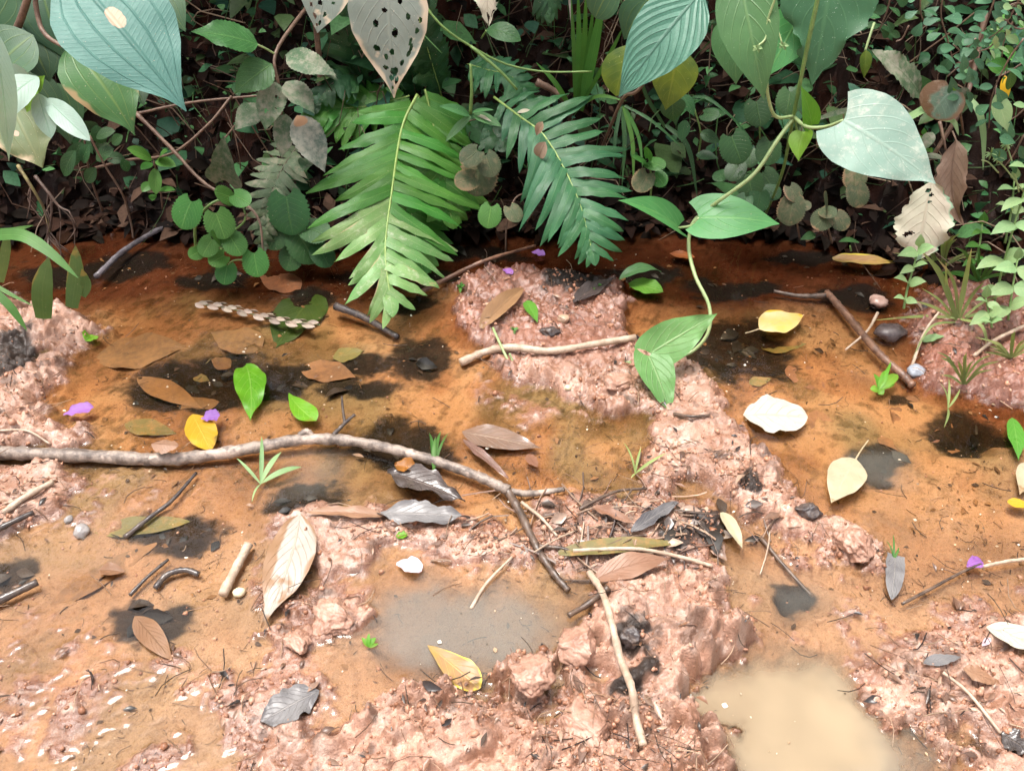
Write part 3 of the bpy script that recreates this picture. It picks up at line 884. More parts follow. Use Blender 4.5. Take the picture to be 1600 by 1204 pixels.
fern_m = leaf_mat('bright_fern', (0.082, 0.275, 0.048, 1), (0.058, 0.21, 0.038, 1), (0.22, 0.40, 0.14, 1), 0.5, nv=26, slope=.12, rough=.40, trans=.28, jitter=.18, dust=.12, dustc=(.42, .44, .3, 1), bump=.3)
fern_pale = leaf_mat('pale_fern_tip', (0.22, 0.38, 0.17, 1), (0.13, 0.31, 0.10, 1), (0.34, 0.46, 0.24, 1), 0.5, nv=26, slope=.12, rough=.4, trans=.22, jitter=.15, dust=.4, dustc=(.52, .52, .38, 1), bump=.3, brown=.12, brownc=(.4, .3, .15, 1))
fern_d = leaf_mat('deep_green_fern', (0.040, 0.165, 0.078, 1), (0.030, 0.125, 0.06, 1), (0.13, 0.28, 0.13, 1), 0.45, nv=26, slope=.12, rough=.42, trans=.22, jitter=.14, dust=.1, dustc=(.3, .36, .26, 1), bump=.3)  # deep bluish green of the second fern
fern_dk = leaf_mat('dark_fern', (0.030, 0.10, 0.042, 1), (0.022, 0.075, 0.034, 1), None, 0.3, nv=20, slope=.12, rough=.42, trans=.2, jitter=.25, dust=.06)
fern_dust = leaf_mat('dusty_fern', (0.075, 0.12, 0.07, 1), (0.06, 0.10, 0.06, 1), None, 0.3, nv=20, slope=.12, rough=.6, trans=.12, jitter=.2, dust=.6, dustc=(.2, .18, .125, 1))
roundl = leaf_mat('round_scalloped_leaf', (0.075, 0.235, 0.055, 1), (0.055, 0.18, 0.045, 1), (0.17, 0.36, 0.11, 1), 0.55, nv=6, slope=.7, rough=.46, trans=.22, jitter=.22, bump=.5, dust=.08)
roundd = leaf_mat('round_dusty_leaf', (0.085, 0.115, 0.065, 1), (0.06, 0.085, 0.05, 1), (0.14, 0.17, 0.10, 1), 0.5, nv=6, slope=.7, rough=.6, trans=.12, jitter=.2, bump=.5, dust=.6, dustc=(.20, .145, .085, 1), brown=.35, brownc=(.22, .14, .07, 1))
herb = leaf_mat('small_herb_leaf', (0.09, 0.27, 0.06, 1), (0.065, 0.21, 0.045, 1), (0.20, 0.40, 0.12, 1), .5, nv=7, rough=.45, trans=.25, jitter=.25)
herb_t = leaf_mat('teal_leaflet', (0.075, 0.20, 0.13, 1), (0.055, 0.16, 0.10, 1), (0.14, 0.28, 0.17, 1), .45, nv=6, rough=.5, trans=.2, jitter=.3, dust=.12, dustc=(.3, .36, .3, 1))
herb_p = leaf_mat('pale_herb_leaf', (0.30, 0.46, 0.27, 1), (0.23, 0.39, 0.21, 1), (0.42, 0.55, 0.33, 1), .45, nv=7, rough=.5, trans=.25, jitter=.15, dust=.15, dustc=(.5, .48, .38, 1))
herb_d = leaf_mat('dark_small_leaf', (0.04, 0.125, 0.045, 1), (0.03, 0.09, 0.038, 1), (0.085, 0.18, 0.07, 1), .5, nv=7, rough=.45, trans=.2, jitter=.3, bump=.4, dust=.06)  # dark green of the small leaves and thin blades
vine_m = leaf_mat('vine_leaf', (0.11, 0.34, 0.135, 1), (0.085, 0.28, 0.10, 1), (0.25, 0.48, 0.20, 1), .45, nv=5, slope=.6, rough=.36, trans=.25, jitter=.07, dust=.04, bump=.3)
vine_w = leaf_mat('vine_leaf_pale_dusty', (0.29, 0.43, 0.35, 1), (0.24, 0.39, 0.31, 1), (0.36, 0.48, 0.38, 1), .3, nv=5, slope=.6, rough=.45, trans=.15, jitter=.04, dust=.45, dustc=(.56, .57, .48, 1), bump=.25)
vine_y = leaf_mat('vine_young_leaf', (0.17, 0.40, 0.05, 1), (0.13, 0.33, 0.04, 1), (0.28, 0.50, 0.12, 1), .4, nv=5, slope=.6, rough=.4, trans=.35, jitter=.1)
vine_d = leaf_mat('vine_leaf_dark', (0.095, 0.24, 0.11, 1), (0.07, 0.19, 0.085, 1), (0.17, 0.33, 0.16, 1), .5, nv=5, slope=.6, rough=.38, trans=.2, jitter=.1, dust=.12, dustc=(.33, .38, .30, 1), bump=.4)  # deeper green vine leaf with some dust
teal = leaf_mat('quilted_teal_leaf', (0.085, 0.235, 0.165, 1), (0.065, 0.19, 0.13, 1), (0.035, 0.11, 0.075, 1), .7, nv=8, slope=.5, rough=.42, trans=.14, jitter=.05, quilt=.8, bump=.55, netting=.3)
ygreen = leaf_mat('yellowing_round_leaf', (0.17, 0.235, 0.02, 1), (0.05, 0.11, 0.015, 1), (0.26, 0.3, 0.05, 1), .3, nv=6, rough=.45, trans=.3, jitter=.1, dust=.1, dustc=(.3, .35, .1, 1))
speck = leaf_mat('white_specked_dark_leaf', (0.055, 0.165, 0.095, 1), (0.045, 0.135, 0.075, 1), (0.09, 0.22, 0.12, 1), .4, nv=5, slope=.6, rough=.45, trans=.15, jitter=.05, dust=.18, dustc=(.40, .48, .40, 1))
eaten_m = leaf_mat('eaten_grey_leaf', (0.30, 0.345, 0.30, 1), (0.24, 0.30, 0.25, 1), (0.34, 0.38, 0.32, 1), .4, nv=10, rough=.5, trans=.2, jitter=.04, dust=.15, brown=.45, brownc=(.55, .44, .34, 1), bump=.4, dustc=(.52, .48, .40, 1))
grass_m = leaf_mat('grass_blade', (0.085, 0.235, 0.055, 1), (0.065, 0.19, 0.045, 1), (0.15, 0.32, 0.10, 1), .4, par=True, rough=.4, trans=.25, jitter=.2)
grass_p = leaf_mat('pale_grass_blade', (0.30, 0.38, 0.17, 1), (0.23, 0.31, 0.12, 1), (0.4, 0.45, 0.25, 1), .4, par=True, rough=.5, trans=.25, jitter=.25, brown=.3, brownc=(.42, .30, .16, 1))
grass_b = leaf_mat('blotched_grass_blade', (0.16, 0.26, 0.10, 1), (0.11, 0.20, 0.08, 1), (0.22, 0.3, 0.14, 1), .3, par=True, rough=.45, trans=.22, jitter=.1, brown=.22, brownc=(.30, .23, .07, 1), dust=.1)
dead_w = leaf_mat('bleached_dead_leaf', (0.48, 0.42, 0.33, 1), (0.42, 0.42, 0.31, 1), (0.36, 0.30, 0.22, 1), .4, nv=8, rough=.6, trans=.2, jitter=.04, brown=.25, brownc=(.22, .34, .22, 1), bump=.6)
dead_b = leaf_mat('brown_dead_leaf', (0.25, 0.155, 0.10, 1), (0.36, 0.26, 0.19, 1), (0.14, 0.08, 0.05, 1), .5, nv=9, rough=.6, trans=.15, jitter=.15, bump=.7)

stem_br = bark_mat('brown_stem', (0.17, 0.105, 0.07, 1), (0.09, 0.05, 0.032, 1))
stem_gr = bark_mat('green_stem', (0.16, 0.26, 0.07, 1), (0.11, 0.19, 0.05, 1), rough=.45, bump=.25)
stem_pale = bark_mat('pale_green_stem', (0.30, 0.38, 0.17, 1), (0.24, 0.33, 0.13, 1), rough=.45, bump=.25)
rachis_m = bark_mat('fern_stalk', (0.24, 0.34, 0.08, 1), (0.18, 0.27, 0.06, 1), rough=.4, bump=.2)
rachis_dk = bark_mat('dark_fern_stalk', (0.10, 0.085, 0.04, 1), (0.06, 0.05, 0.025, 1), rough=.5, bump=.3)
root_m = bark_mat('root_fibre', (0.12, 0.075, 0.055, 1), (0.06, 0.035, 0.025, 1))


def plant(name, label, cat, at, group=None):
    return thing(name, label, cat, at, group)


# ================================================================== PLANTS OF THE BANK
# ---- broad-leaved shrub, top left
sh = plant('broad_leaved_shrub', 'shrub with very large pale blue-green leaves in the top left corner', 'shrub', (-1.02, 1.42, 0.05))
px_stem(sh, [(-110, 340, 1.42), (-60, 200, 1.36), (20, 60, 1.30), (60, -60, 1.28)], 15, 10, stem_br)
px_stem(sh, [(50, -70, 1.30), (58, 20, 1.28), (75, 58, 1.26), (125, 85, 1.24)], 9, 6, stem_br, name='twig')
px_stem(sh, [(-60, 200, 1.36), (0, 165, 1.22), (52, 140, 1.12)], 9, 6, stem_pale, name='twig')
px_leaf(sh, (108, -45), (291, 174), 178, 1.16, broad_sp, Yt=1.04, prof='acumin', nu=34, nv=16, fold=.10, arch=.07, wave=.03, roll=-4)
px_leaf(sh, (112, 72), (211, 212), 112, 1.24, broad_gr, Yt=1.17, prof='acumin', nu=24, nv=12, fold=.12, arch=.09, wave=.04, roll=8)
px_leaf(sh, (52, 55), (-22, 128), 100, 1.27, broad_dk, Yt=1.22, prof='ovate', nu=20, nv=10, roll=-10)
px_leaf(sh, (40, 52), (78, 128), 84, 1.30, broad_dk, Yt=1.26, prof='ovate', nu=20, nv=10, roll=10)
px_leaf(sh, (20, 168), (66, 262), 92, 1.16, broad_old, Yt=1.10, prof='ovate', nu=20, nv=12, wave=.06, roll=-12)
px_leaf(sh, (-12, 40), (14, 252), 40, 1.05, young, Yt=1.00, prof='acumin', nu=22, nv=10, roll=25)
px_leaf(sh, (60, 120), (-10, 192), 66, 1.08, young, Yt=1.02, prof='ellip', nu=20, nv=10, arch=.12, roll=-12)
px_leaf(sh, (56, 138), (-18, 118), 52, 1.10, young, Yt=1.06, prof='ellip', nu=18, nv=8, arch=.1, roll=14)
px_leaf(sh, (60, 146), (80, 216), 34, 1.07, young, Yt=1.03, prof='ellip', nu=18, nv=8, fold=.2)
px_leaf(sh, (72, 154), (141, 220), 36, 1.07, young, Yt=1.02, prof='ellip', nu=18, nv=8, fold=.2, roll=-15)
px_leaf(sh, (58, 142), (70, 118), 22, 1.08, vine_y, prof='ovate', nu=10, nv=6, fold=.4)
px_leaf(sh, (60, 140), (42, 176), 24, 1.09, vine_y, prof='ovate', nu=10, nv=6, fold=.4)
for i, (b, t_, w, Y) in enumerate([((65, -20), (100, 90), 90, 1.34), ((150, -40), (285, 140), 90, 1.40), ((30, 110), (95, 205), 70, 1.33), ((10, -30), (-40, 60), 90, 1.36), ((90, 130), (110, 225), 60, 1.36),
                                   ((200, 110), (225, 165), 50, 1.42), ((95, -40), (40, 30), 80, 1.38), ((235, -30), (290, 50), 60, 1.45)]):
    px_leaf(sh, b, t_, w, Y, broad_dk, Yt=Y - .05, prof='ovate', nu=16, nv=8, roll=(i * 37) % 40 - 20, seed=i)

# ---- serrated shrub
ss_ = plant('serrated_leaf_shrub', 'shrub with toothed dusty oval leaves left of the bright fern', 'shrub', P(470, 330, 1.68))
px_stem(ss_, [(490, 0, 1.70), (465, 30, 1.62), (430, 85, 1.52), (436, 135, 1.50), (440, 180, 1.50)], 7, 4, stem_br)
px_stem(ss_, [(490, 0, 1.70), (500, 150, 1.72), (480, 330, 1.66)], 9, 8, stem_br)
px_stem(ss_, [(430, 85, 1.52), (415, 76, 1.51), (402, 70, 1.50)], 3.5, 3, stem_pale, name='petiole')
for (b, t_, w, m, ro, hol) in [((403, 70), (298, 50), 62, serrated, -10, ()), ((425, 100), (366, 146), 56, serrated, 8, ()), ((446, 86), (526, 118), 42, dusty, -12, ()),
                               ((432, 128), (414, 204), 48, dusty, 0, [(.30, .3, .035, .14), (.62, -.25, .04, .15), (.52, .5, .025, .1)]), ((446, 128), (492, 178), 44, dusty, 10, ()),
                               ((464, 180), (508, 270), 54, dusty_br, 0, ()), ((408, 165), (367, 203), 42, dusty, 0, ()), ((446, 178), (440, 248), 36, dusty, 12, ()), ((480, 105), (528, 126), 34, dusty, 25, ()),
                               ((480, 248), (472, 268), 24, dusty, 10, ())]:
    px_leaf(ss_, b, t_, w, 1.50, m, Yt=1.45, prof='ovate', nu=36, nv=12, serr=15, samp=.10, arch=.06, fold=.10, wave=.05, roll=ro, holes=hol, seed=int(b[0]))

# ---- long bare stems leaning through the bank on the left
brn = plant('leaning_stem', 'thin brown stem slanting down from the broad leaves to the water plant', 'branch', P(215, 178, 1.50))
px_stem(brn, [(212, 176, 1.52), (268, 232, 1.48), (322, 288, 1.44), (398, 332, 1.40), (412, 400, 1.36)], 7, 3, stem_br, n=30, knob=.25)
brn = plant('leaning_stem', 'thin brown stem rising to the right behind the toothed leaves', 'branch', P(190, 252, 1.60))
px_stem(brn, [(150, 262, 1.62), (200, 250, 1.58), (268, 240, 1.54), (325, 195, 1.56), (362, 150, 1.60)], 5, 4, stem_br, n=24, knob=.2)
brn = plant('leaning_stem', 'nearly level grey-brown stem under the big pale leaf tip', 'branch', P(220, 178, 1.62))
px_stem(brn, [(212, 178, 1.60), (300, 160, 1.60), (420, 148, 1.60)], 5, 3, stem_br, n=20, knob=.2)
brn = plant('leaning_stem', 'thin root-like stem dropping straight into the water at left', 'branch', P(145, 215, 1.56))
px_stem(brn, [(140, 212, 1.52), (165, 260, 1.52), (192, 305, 1.52), (205, 350, 1.53), (208, 372, 1.53)], 3.5, 3, stem_br, n=24, knob=.2)

# ---- hanging arrow leaf
hl = plant('hanging_arrow_leaf', 'dusty grey-green arrow-shaped leaf hanging above the scalloped plant', 'leaf', P(352, 200, 1.62))
px_stem(hl, [(372, 190, 1.60), (360, 205, 1.56), (352, 215, 1.53)], 3, 2.5, stem_br)
px_leaf(hl, (352, 282), (350, 212), 58, 1.52, dusty, Yt=1.50, prof='lobed', nu=24, nv=10, lobe=.12, fold=.15, roll=6)

# ---- dusty small fern behind the scalloped plant
fd = plant('dusty_fern', 'small drab fern frond hanging between the scalloped plant and bright fern', 'fern', P(470, 235, 1.72))
frond(fd, [(470, 222, 1.60), (440, 265, 1.53), (420, 320, 1.47), (410, 388, 1.42)], 13, .062, .017, fern_dust, rachis_dk, 18, 18, seed=3, rw=.0016)

# ---- scalloped round-leaved plant
def rleaf(parent, cx, cy, r, Y, mat, ang=90, tilt=0, seed=0, prof='round'):
    "round scalloped leaf centred at a pixel; ang = image direction of its tip"
    dx, dy = math.cos(R(ang)), math.sin(R(ang))
    return px_leaf(parent, (cx - dx * r * .82, cy - dy * r * .82), (cx + dx * r, cy + dy * r), 2.05 * r, Y, mat, Yt=Y - .025, prof=prof, nu=36, nv=14, serr=11, samp=.15, scallop=True, lobe=.20,
                   fold=.10, arch=.04, cup=-.12, roll=tilt, seed=seed)


sp = plant('scalloped_leaf_plant', 'bright round scalloped leaves on arching stems beside the dark water', 'plant', P(345, 440, 1.40))
px_stem(sp, [(306, 392, 1.42), (306, 350, 1.40), (325, 322, 1.40), (352, 308, 1.42)], 5, 4, stem_gr)
px_stem(sp, [(352, 440, 1.38), (346, 400, 1.39), (352, 372, 1.40), (382, 345, 1.41), (378, 315, 1.42)], 4, 3, stem_gr)
px_stem(sp, [(352, 440, 1.38), (345, 390, 1.40), (342, 372, 1.39)], 3, 2.5, stem_gr)
px_stem(sp, [(352, 440, 1.38), (360, 410, 1.39), (385, 405, 1.40), (400, 398, 1.40)], 3, 2.5, stem_gr)
for k, (x, y, r_, m, a, tl) in enumerate([(292, 334, 25, roundl, 110, -6), (344, 351, 24, roundl, 70, 6), (350, 305, 16, roundl, 200, 10), (377, 311, 16, roundl, 30, -10), (325, 386, 17, roundl, 120, 0), (367, 382, 20, roundl, 60, 8),
                                          (340, 405, 15, roundl, 150, 12), (353, 428, 17, roundl, 100, 0), (400, 412, 21, roundl, 80, -8), (306, 396, 12, roundl, 150, 15), (338, 372, 12, roundl, 220, 0)]):
    rleaf(sp, x, y, r_, 1.37 - .002 * k, m, a, tl, k)
dk = plant('dark_round_leaf_plant', 'dark round crinkled leaves low beside the drab fern', 'plant', P(465, 395, 1.48))
px_stem(dk, [(470, 400, 1.46), (462, 370, 1.47), (455, 345, 1.48)], 3, 3, stem_gr)
for k, (x, y, r_, a) in enumerate([(452, 334, 34, 80), (478, 385, 30, 60), (430, 372, 20, 120), (495, 362, 22, 20), (455, 402, 22, 110), (505, 400, 20, 60)]):
    rleaf(dk, x, y, r_, 1.46 - .004 * k, herb_d, a, (k * 23) % 30 - 15, k)

# ---- bright seedling by the left stems
sd = plant('bright_seedling', 'bright green seedling with pointed leaves at the left of the bank', 'seedling', P(252, 325, 1.60))
px_stem(sd, [(254, 326, 1.58), (250, 290, 1.55), (240, 252, 1.52)], 3, 2.5, stem_br)
for (b, t_, w) in [((238, 250), (198, 232), 22), ((243, 252), (275, 260), 20), ((242, 262), (244, 304), 20), ((238, 285), (222, 300), 17), ((248, 298), (274, 297), 12), ((240, 304), (238, 314), 12), ((238, 255), (220, 265), 14), ((248, 250), (262, 236), 16)]:
    px_leaf(sd, b, t_, w, 1.53, herb, Yt=1.50, prof='ellip', nu=12, nv=6, fold=.2)

# ---- small rounded leaves under the broad shrub
su = plant('understory_herb', 'dark small-leaved herb beneath the large pale leaves', 'plant', P(150, 330, 1.60))
px_stem(su, [(160, 330, 1.60), (140, 270, 1.58), (130, 200, 1.55)], 4, 3, stem_br)
for k, (b, t_, w) in enumerate([((108, 260), (128, 222), 24), ((130, 255), (140, 225), 22), ((118, 235), (100, 275), 26), ((150, 250), (178, 232), 22), ((165, 245), (196, 250), 20), ((160, 225), (150, 195), 24), ((150, 215), (180, 205), 22),
                                ((125, 215), (112, 190), 22), ((175, 225), (192, 212), 18), ((150, 262), (135, 285), 20), ((190, 248), (200, 268), 16)]):
    px_leaf(su, b, t_, w, 1.56 - .01 * (k % 4), herb_d, prof='ellip', nu=12, nv=6, fold=.15, roll=(k * 31) % 40 - 20, seed=k)

# ---- grass at the left edge
gl_ = plant('left_grass_tuft', 'broad grass blades at the left edge of the water', 'grass', GT(20, 500))
for k, (pts, w, m) in enumerate([([(-60, 380, 1.20), (20, 365, 1.18), (70, 388, 1.16), (122, 434, 1.13)], 20, grass_m), ([(68, 497, 1.20), (66, 450, 1.20), (76, 402, 1.21)], 30, grass_b), ([(112, 480, 1.20), (118, 430, 1.21), (118, 384, 1.22)], 24, grass_b),
                                 ([(-20, 445, 1.16), (15, 478, 1.14), (42, 516, 1.12)], 13, grass_m), ([(-40, 420, 1.2), (0, 450, 1.18), (52, 478, 1.15)], 7, grass_m), ([(-10, 362, 1.30), (25, 358, 1.30), (52, 352, 1.30)], 7, grass_m), ([(0, 440, 1.3), (8, 395, 1.3), (12, 360, 1.3)], 15, grass_b),
                                 ([(128, 462, 1.21), (134, 445, 1.21), (128, 420, 1.21)], 16, grass_b)]):
    Q = spline([P(*p) for p in pts], 12)
    m_ = mpp(Q[6]); T_ = np.gradient(Q, axis=0)
    side_ = np.array([norm(np.cross(norm(CAMP - q) + np.array([0, 0, .3]), tt)) for q, tt in zip(Q, T_)])
    wp = np.interp(np.linspace(0, 1, 13), [0, .3, .6, .85, 1], [.75, 1, .95, .55, .05]) * w * m_ / 2
    V = np.concatenate([np.stack([Q[i] - side_[i] * wp[i], Q[i] + np.array([0, -.2, -.3]) * wp[i] * .4, Q[i] + side_[i] * wp[i]]) for i in range(13)])
    F = [(i * 3 + j, i * 3 + j + 1, i * 3 + j + 4, i * 3 + j + 3) for i in range(12) for j in range(2)]
    mesh_obj('blade', V, F, m, gl_, uv=np.array([(i / 12, j / 2) for i in range(13) for j in range(3)]))

# ---- the eaten leaves
e1 = plant('eaten_leaf_plant', 'large grey-green leaf riddled with insect holes above the bright fern', 'leaf', P(600, -60, 1.50))
rs = random.Random(5)
hol = [(.50, -.35, .022, .06), (.56, .15, .028, .08), (.66, -.45, .02, .10), (.69, .05, .02, .09), (.72, -.2, .018, .08), (.82, .15, .03, .26), (.86, -.1, .022, .2), (.88, .4, .022, .22), (.79, -.35, .015, .12), (.62, .62, .03, .05), (.66, .70, .03, .05),
       (.70, .66, .02, .08), (.46, .5, .02, .06), (.42, -.1, .018, .06), (.93, -.2, .012, .22), (.76, .5, .02, .1), (.55, .75, .02, .05), (.36, .3, .02, .05), (.48, .82, .016, .05)]
px_stem(e1, [(620, -150, 1.52), (605, -90, 1.48), (602, -80, 1.46)], 8, 6, stem_br)
px_leaf(e1, (602, -90), (616, 153), 124, 1.44, eaten_m, Yt=1.38, prof='acumin', nu=150, nv=72, fold=.10, arch=.05, holes=hol, wave=.03, roll=-4)
e2 = plant('eaten_leaf_plant', 'pale holed leaf hanging at the top edge above the toothed shrub', 'leaf', P(505, -60, 1.52))
px_stem(e2, [(540, -90, 1.52), (520, -60, 1.5)], 7, 5, stem_br)
px_leaf(e2, (520, -70), (496, 52), 84, 1.48, eaten_m, Yt=1.43, prof='ovate', nu=60, nv=30, fold=.1, holes=[(.62, -.1, .03, .1), (.75, .3, .03, .1), (.8, -.4, .03, .14), (.87, .1, .03, .2), (.68, -.55, .02, .08), (.58, .5, .025, .08), (.9, -.3, .02, .2)], bite=.12)

# ---- the two great fern fronds and the one behind
f1_ = plant('bright_fern', 'big bright green fern arching over the water left of centre', 'fern', P(655, 180, 1.74))
frond(f1_, [(652, 148, 1.66), (628, 200, 1.60), (612, 300, 1.45), (602, 390, 1.33), (610, 468, 1.24)], 18, .192, .0258, fern_m, rachis_m, 4, 34, normal=norm((.30, -.72, .62)), seed=11, rw=.0034, drL=.10, drR=.34, sweep=.045, s0=.02,
      prof_len=[(0, .66), (.12, .85), (.25, 1), (.45, 1), (.62, .93), (.8, .74), (.92, .5), (1, .3)], lenR=.88, tipmat=fern_pale, tip0=.58)
frond(f1_, [(664, 140, 1.72), (676, 190, 1.68), (690, 260, 1.60), (705, 340, 1.52)], 13, .14, .036, fern_m, rachis_m, 22, 20, normal=norm((.35, -.6, .7)), seed=12, rw=.0026, drL=.2, drR=.15)
frond(f1_, [(640, 150, 1.72), (580, 165, 1.72), (520, 172, 1.70), (480, 190, 1.66)], 12, .10, .030, fern_m, rachis_m, 30, 30, seed=13, rw=.002, drL=.2, drR=.2)
frond(f1_, [(655, 150, 1.74), (640, 300, 1.62), (660, 420, 1.42)], 14, .12, .034, fern_m, rachis_m, 20, 24, seed=19, rw=.002, drL=.3, drR=.3)
f2_ = plant('deep_green_fern', 'deep green fern frond with brown flecks hanging right of centre', 'fern', P(770, 150, 1.72))
frond(f2_, [(772, 152, 1.66), (812, 182, 1.60), (850, 212, 1.55), (884, 268, 1.48), (908, 325, 1.41), (926, 396, 1.34)], 18, .152, .0218, fern_d, rachis_m, 12, 28, normal=norm((.10, -.72, .64)), seed=14, rw=.0026, drL=.10, drR=.16, sweep=.03,
      prof_len=[(0, .30), (.1, .48), (.25, .8), (.42, 1), (.6, .98), (.75, .78), (.88, .5), (1, .22)], s0=.03)
px_leaf(f2_, (848, 190), (838, 212), 14, 1.53, dead_b, name='dry_fleck', prof='ovate', nu=8, nv=4, fold=.4)
px_leaf(f2_, (842, 245), (852, 222), 22, 1.50, dead_b, name='dry_fleck', prof='round', nu=8, nv=4, fold=.4)
px_leaf(f2_, (808, 176), (828, 172), 7, 1.58, dead_w, name='dry_fleck', prof='ellip', nu=6, nv=4)
f3_ = plant('dark_fern', 'dark fern growing in the shade behind the eaten leaf', 'fern', P(590, 170, 1.86))
frond(f3_, [(600, 190, 1.84), (570, 130, 1.80), (545, 60, 1.78), (535, 0, 1.78)], 14, .10, .024, fern_dk, rachis_dk, 30, 30, seed=15, rw=.0018)
frond(f3_, [(600, 190, 1.84), (560, 120, 1.78), (520, 130, 1.72), (490, 170, 1.68)], 12, .08, .022, fern_dk, rachis_dk, 25, 25, seed=16, rw=.0018)
f4_ = plant('dark_fern', 'dark fern with rounded leaflets right of the eaten leaf', 'fern', P(685, 150, 1.88))
frond(f4_, [(690, 150, 1.80), (672, 90, 1.76), (655, 30, 1.75), (650, -40, 1.75)], 16, .062, .026, fern_dk, rachis_m, 18, 18, seed=17, rw=.0018)
frond(f4_, [(650, 150, 1.80), (640, 90, 1.78), (640, 20, 1.77)], 13, .05, .022, fern_dk, rachis_dk, 18, 18, seed=18, rw=.0016)
f5_ = plant('dark_fern', 'small dark fern above the deep green frond', 'fern', P(720, 160, 1.84))
frond(f5_, [(730, 100, 1.80), (765, 110, 1.76), (800, 120, 1.73), (826, 160, 1.70)], 11, .065, .019, fern_d, rachis_m, 20, 20, seed=21, rw=.0016)
frond(f5_, [(725, 170, 1.80), (760, 190, 1.74), (785, 230, 1.68)], 10, .075, .022, fern_dk, rachis_dk, 22, 22, seed=22, rw=.0016)
f6_ = plant('dark_fern', 'dark fern tips hanging from the top edge right of centre', 'fern', P(860, -60, 1.84))
frond(f6_, [(850, -120, 1.84), (852, -50, 1.78), (858, 20, 1.74)], 10, .10, .020, fern_dk, rachis_dk, 60, 60, seed=23, rw=.0016)
ch = plant('green_cross_sprout', 'four-leaved green sprout on an upright stalk between the two big ferns', 'sprout', P(735, 200, 1.66))
px_stem(ch, [(735, 178, 1.62), (737, 140, 1.62), (735, 100, 1.63)], 6, 4, stem_gr)
for (b, t_, w, m) in [((733, 180), (686, 166), 18, vine_d), ((735, 182), (696, 222), 14, vine_d), ((740, 180), (784, 198), 18, vine_d), ((738, 176), (772, 172), 8, vine_d), ((745, 180), (768, 190), 6, dead_w)]:
    px_leaf(ch, b, t_, w, 1.60, m, Yt=1.57, prof='lance', nu=10, nv=6, fold=.3)

# ---- round dusty leaves between the ferns
rd = plant('round_leaf_herb', 'drab round scalloped leaves hanging between the two big ferns', 'plant', P(760, 300, 1.66))
px_stem(rd, [(775, 300, 1.62), (762, 290, 1.58), (750, 275, 1.56)], 3, 2.5, stem_br)
for k, (x, y, r_, a) in enumerate([(748, 276, 31, 100), (764, 258, 20, 70), (735, 245, 18, 140), (728, 282, 18, 160)]):
    rleaf(rd, x, y, r_, 1.56 - .012 * k, roundd, a, 5 * k, k)
rd = plant('round_leaf_herb', 'two small round leaves standing over dark water between the ferns', 'plant', GT(790, 395))
px_stem(rd, [(790, 395, 1.50), (792, 350, 1.50), (805, 310, 1.52), (830, 300, 1.54)], 3, 2.5, stem_br)
rleaf(rd, 765, 338, 19, 1.49, roundl, 100, 0, 1)
rleaf(rd, 803, 334, 15, 1.49, roundd, 60, 8, 2)

# ---- quilted teal plant
tp = plant('quilted_leaf_plant', 'plant with big quilted teal leaf and yellowing round leaves right of the grass', 'plant', P(940, 235, 1.70))
px_stem(tp, [(935, 245, 1.66), (955, 195, 1.58), (975, 152, 1.52), (1000, 138, 1.50), (1050, 60, 1.52), (1100, -20, 1.54)], 6, 5, stem_br, n=24)
px_leaf(tp, (1096, -12), (967, 152), 108, 1.42, teal, Yt=1.34, prof='ovate', nu=34, nv=18, fold=.10, arch=.08, wave=.02, roll=6)
px_leaf(tp, (985, 70), (962, 150), 66, 1.50, ygreen, Yt=1.47, prof='ellip', nu=20, nv=10, arch=.08, roll=-8)
px_leaf(tp, (1060, 75), (1040, 172), 74, 1.48, ygreen, Yt=1.44, prof='ovate', nu=20, nv=10, arch=.08, roll=12)
px_leaf(tp, (955, -20), (930, 28), 56, 1.56, broad_dk, prof='round', nu=16, nv=8)
px_leaf(tp, (1010, 0), (975, 62), 60, 1.58, broad_dk, prof='ovate', nu=16, nv=8, roll=10)
px_leaf(tp, (1040, -40), (990, 20), 70, 1.60, ygreen, prof='ovate', nu=16, nv=8, roll=-10)
px_leaf(tp, (1050, 150), (1052, 190), 40, 1.50, herb_d, prof='ovate', nu=14, nv=8)


def blades(parent, specs, Yoff=0.0):
    for k, (pts, w, m) in enumerate(specs):
        Q = spline([P(a, b, c + Yoff) for a, b, c in pts], 10)
        m_ = mpp(Q[5]); T_ = np.gradient(Q, axis=0)
        wp = np.interp(np.linspace(0, 1, 11), [0, .3, .6, .85, 1], [.7, 1, .9, .5, .05]) * w * m_ / 2
        V = []
        for i in range(11):
            sd_ = norm(np.cross(norm(CAMP - Q[i]) + np.array([.2 * math.sin(k * 2.1), 0, .3]), T_[i]))
            V += [Q[i] - sd_ * wp[i], Q[i] + np.array([0, .2, -.3]) * wp[i] * .5, Q[i] + sd_ * wp[i]]
        F = [(i * 3 + j, i * 3 + j + 1, i * 3 + j + 4, i * 3 + j + 3) for i in range(10) for j in range(2)]
        mesh_obj('blade', np.array(V), F, m, parent, uv=np.array([(i / 10, j / 2) for i in range(11) for j in range(3)]))


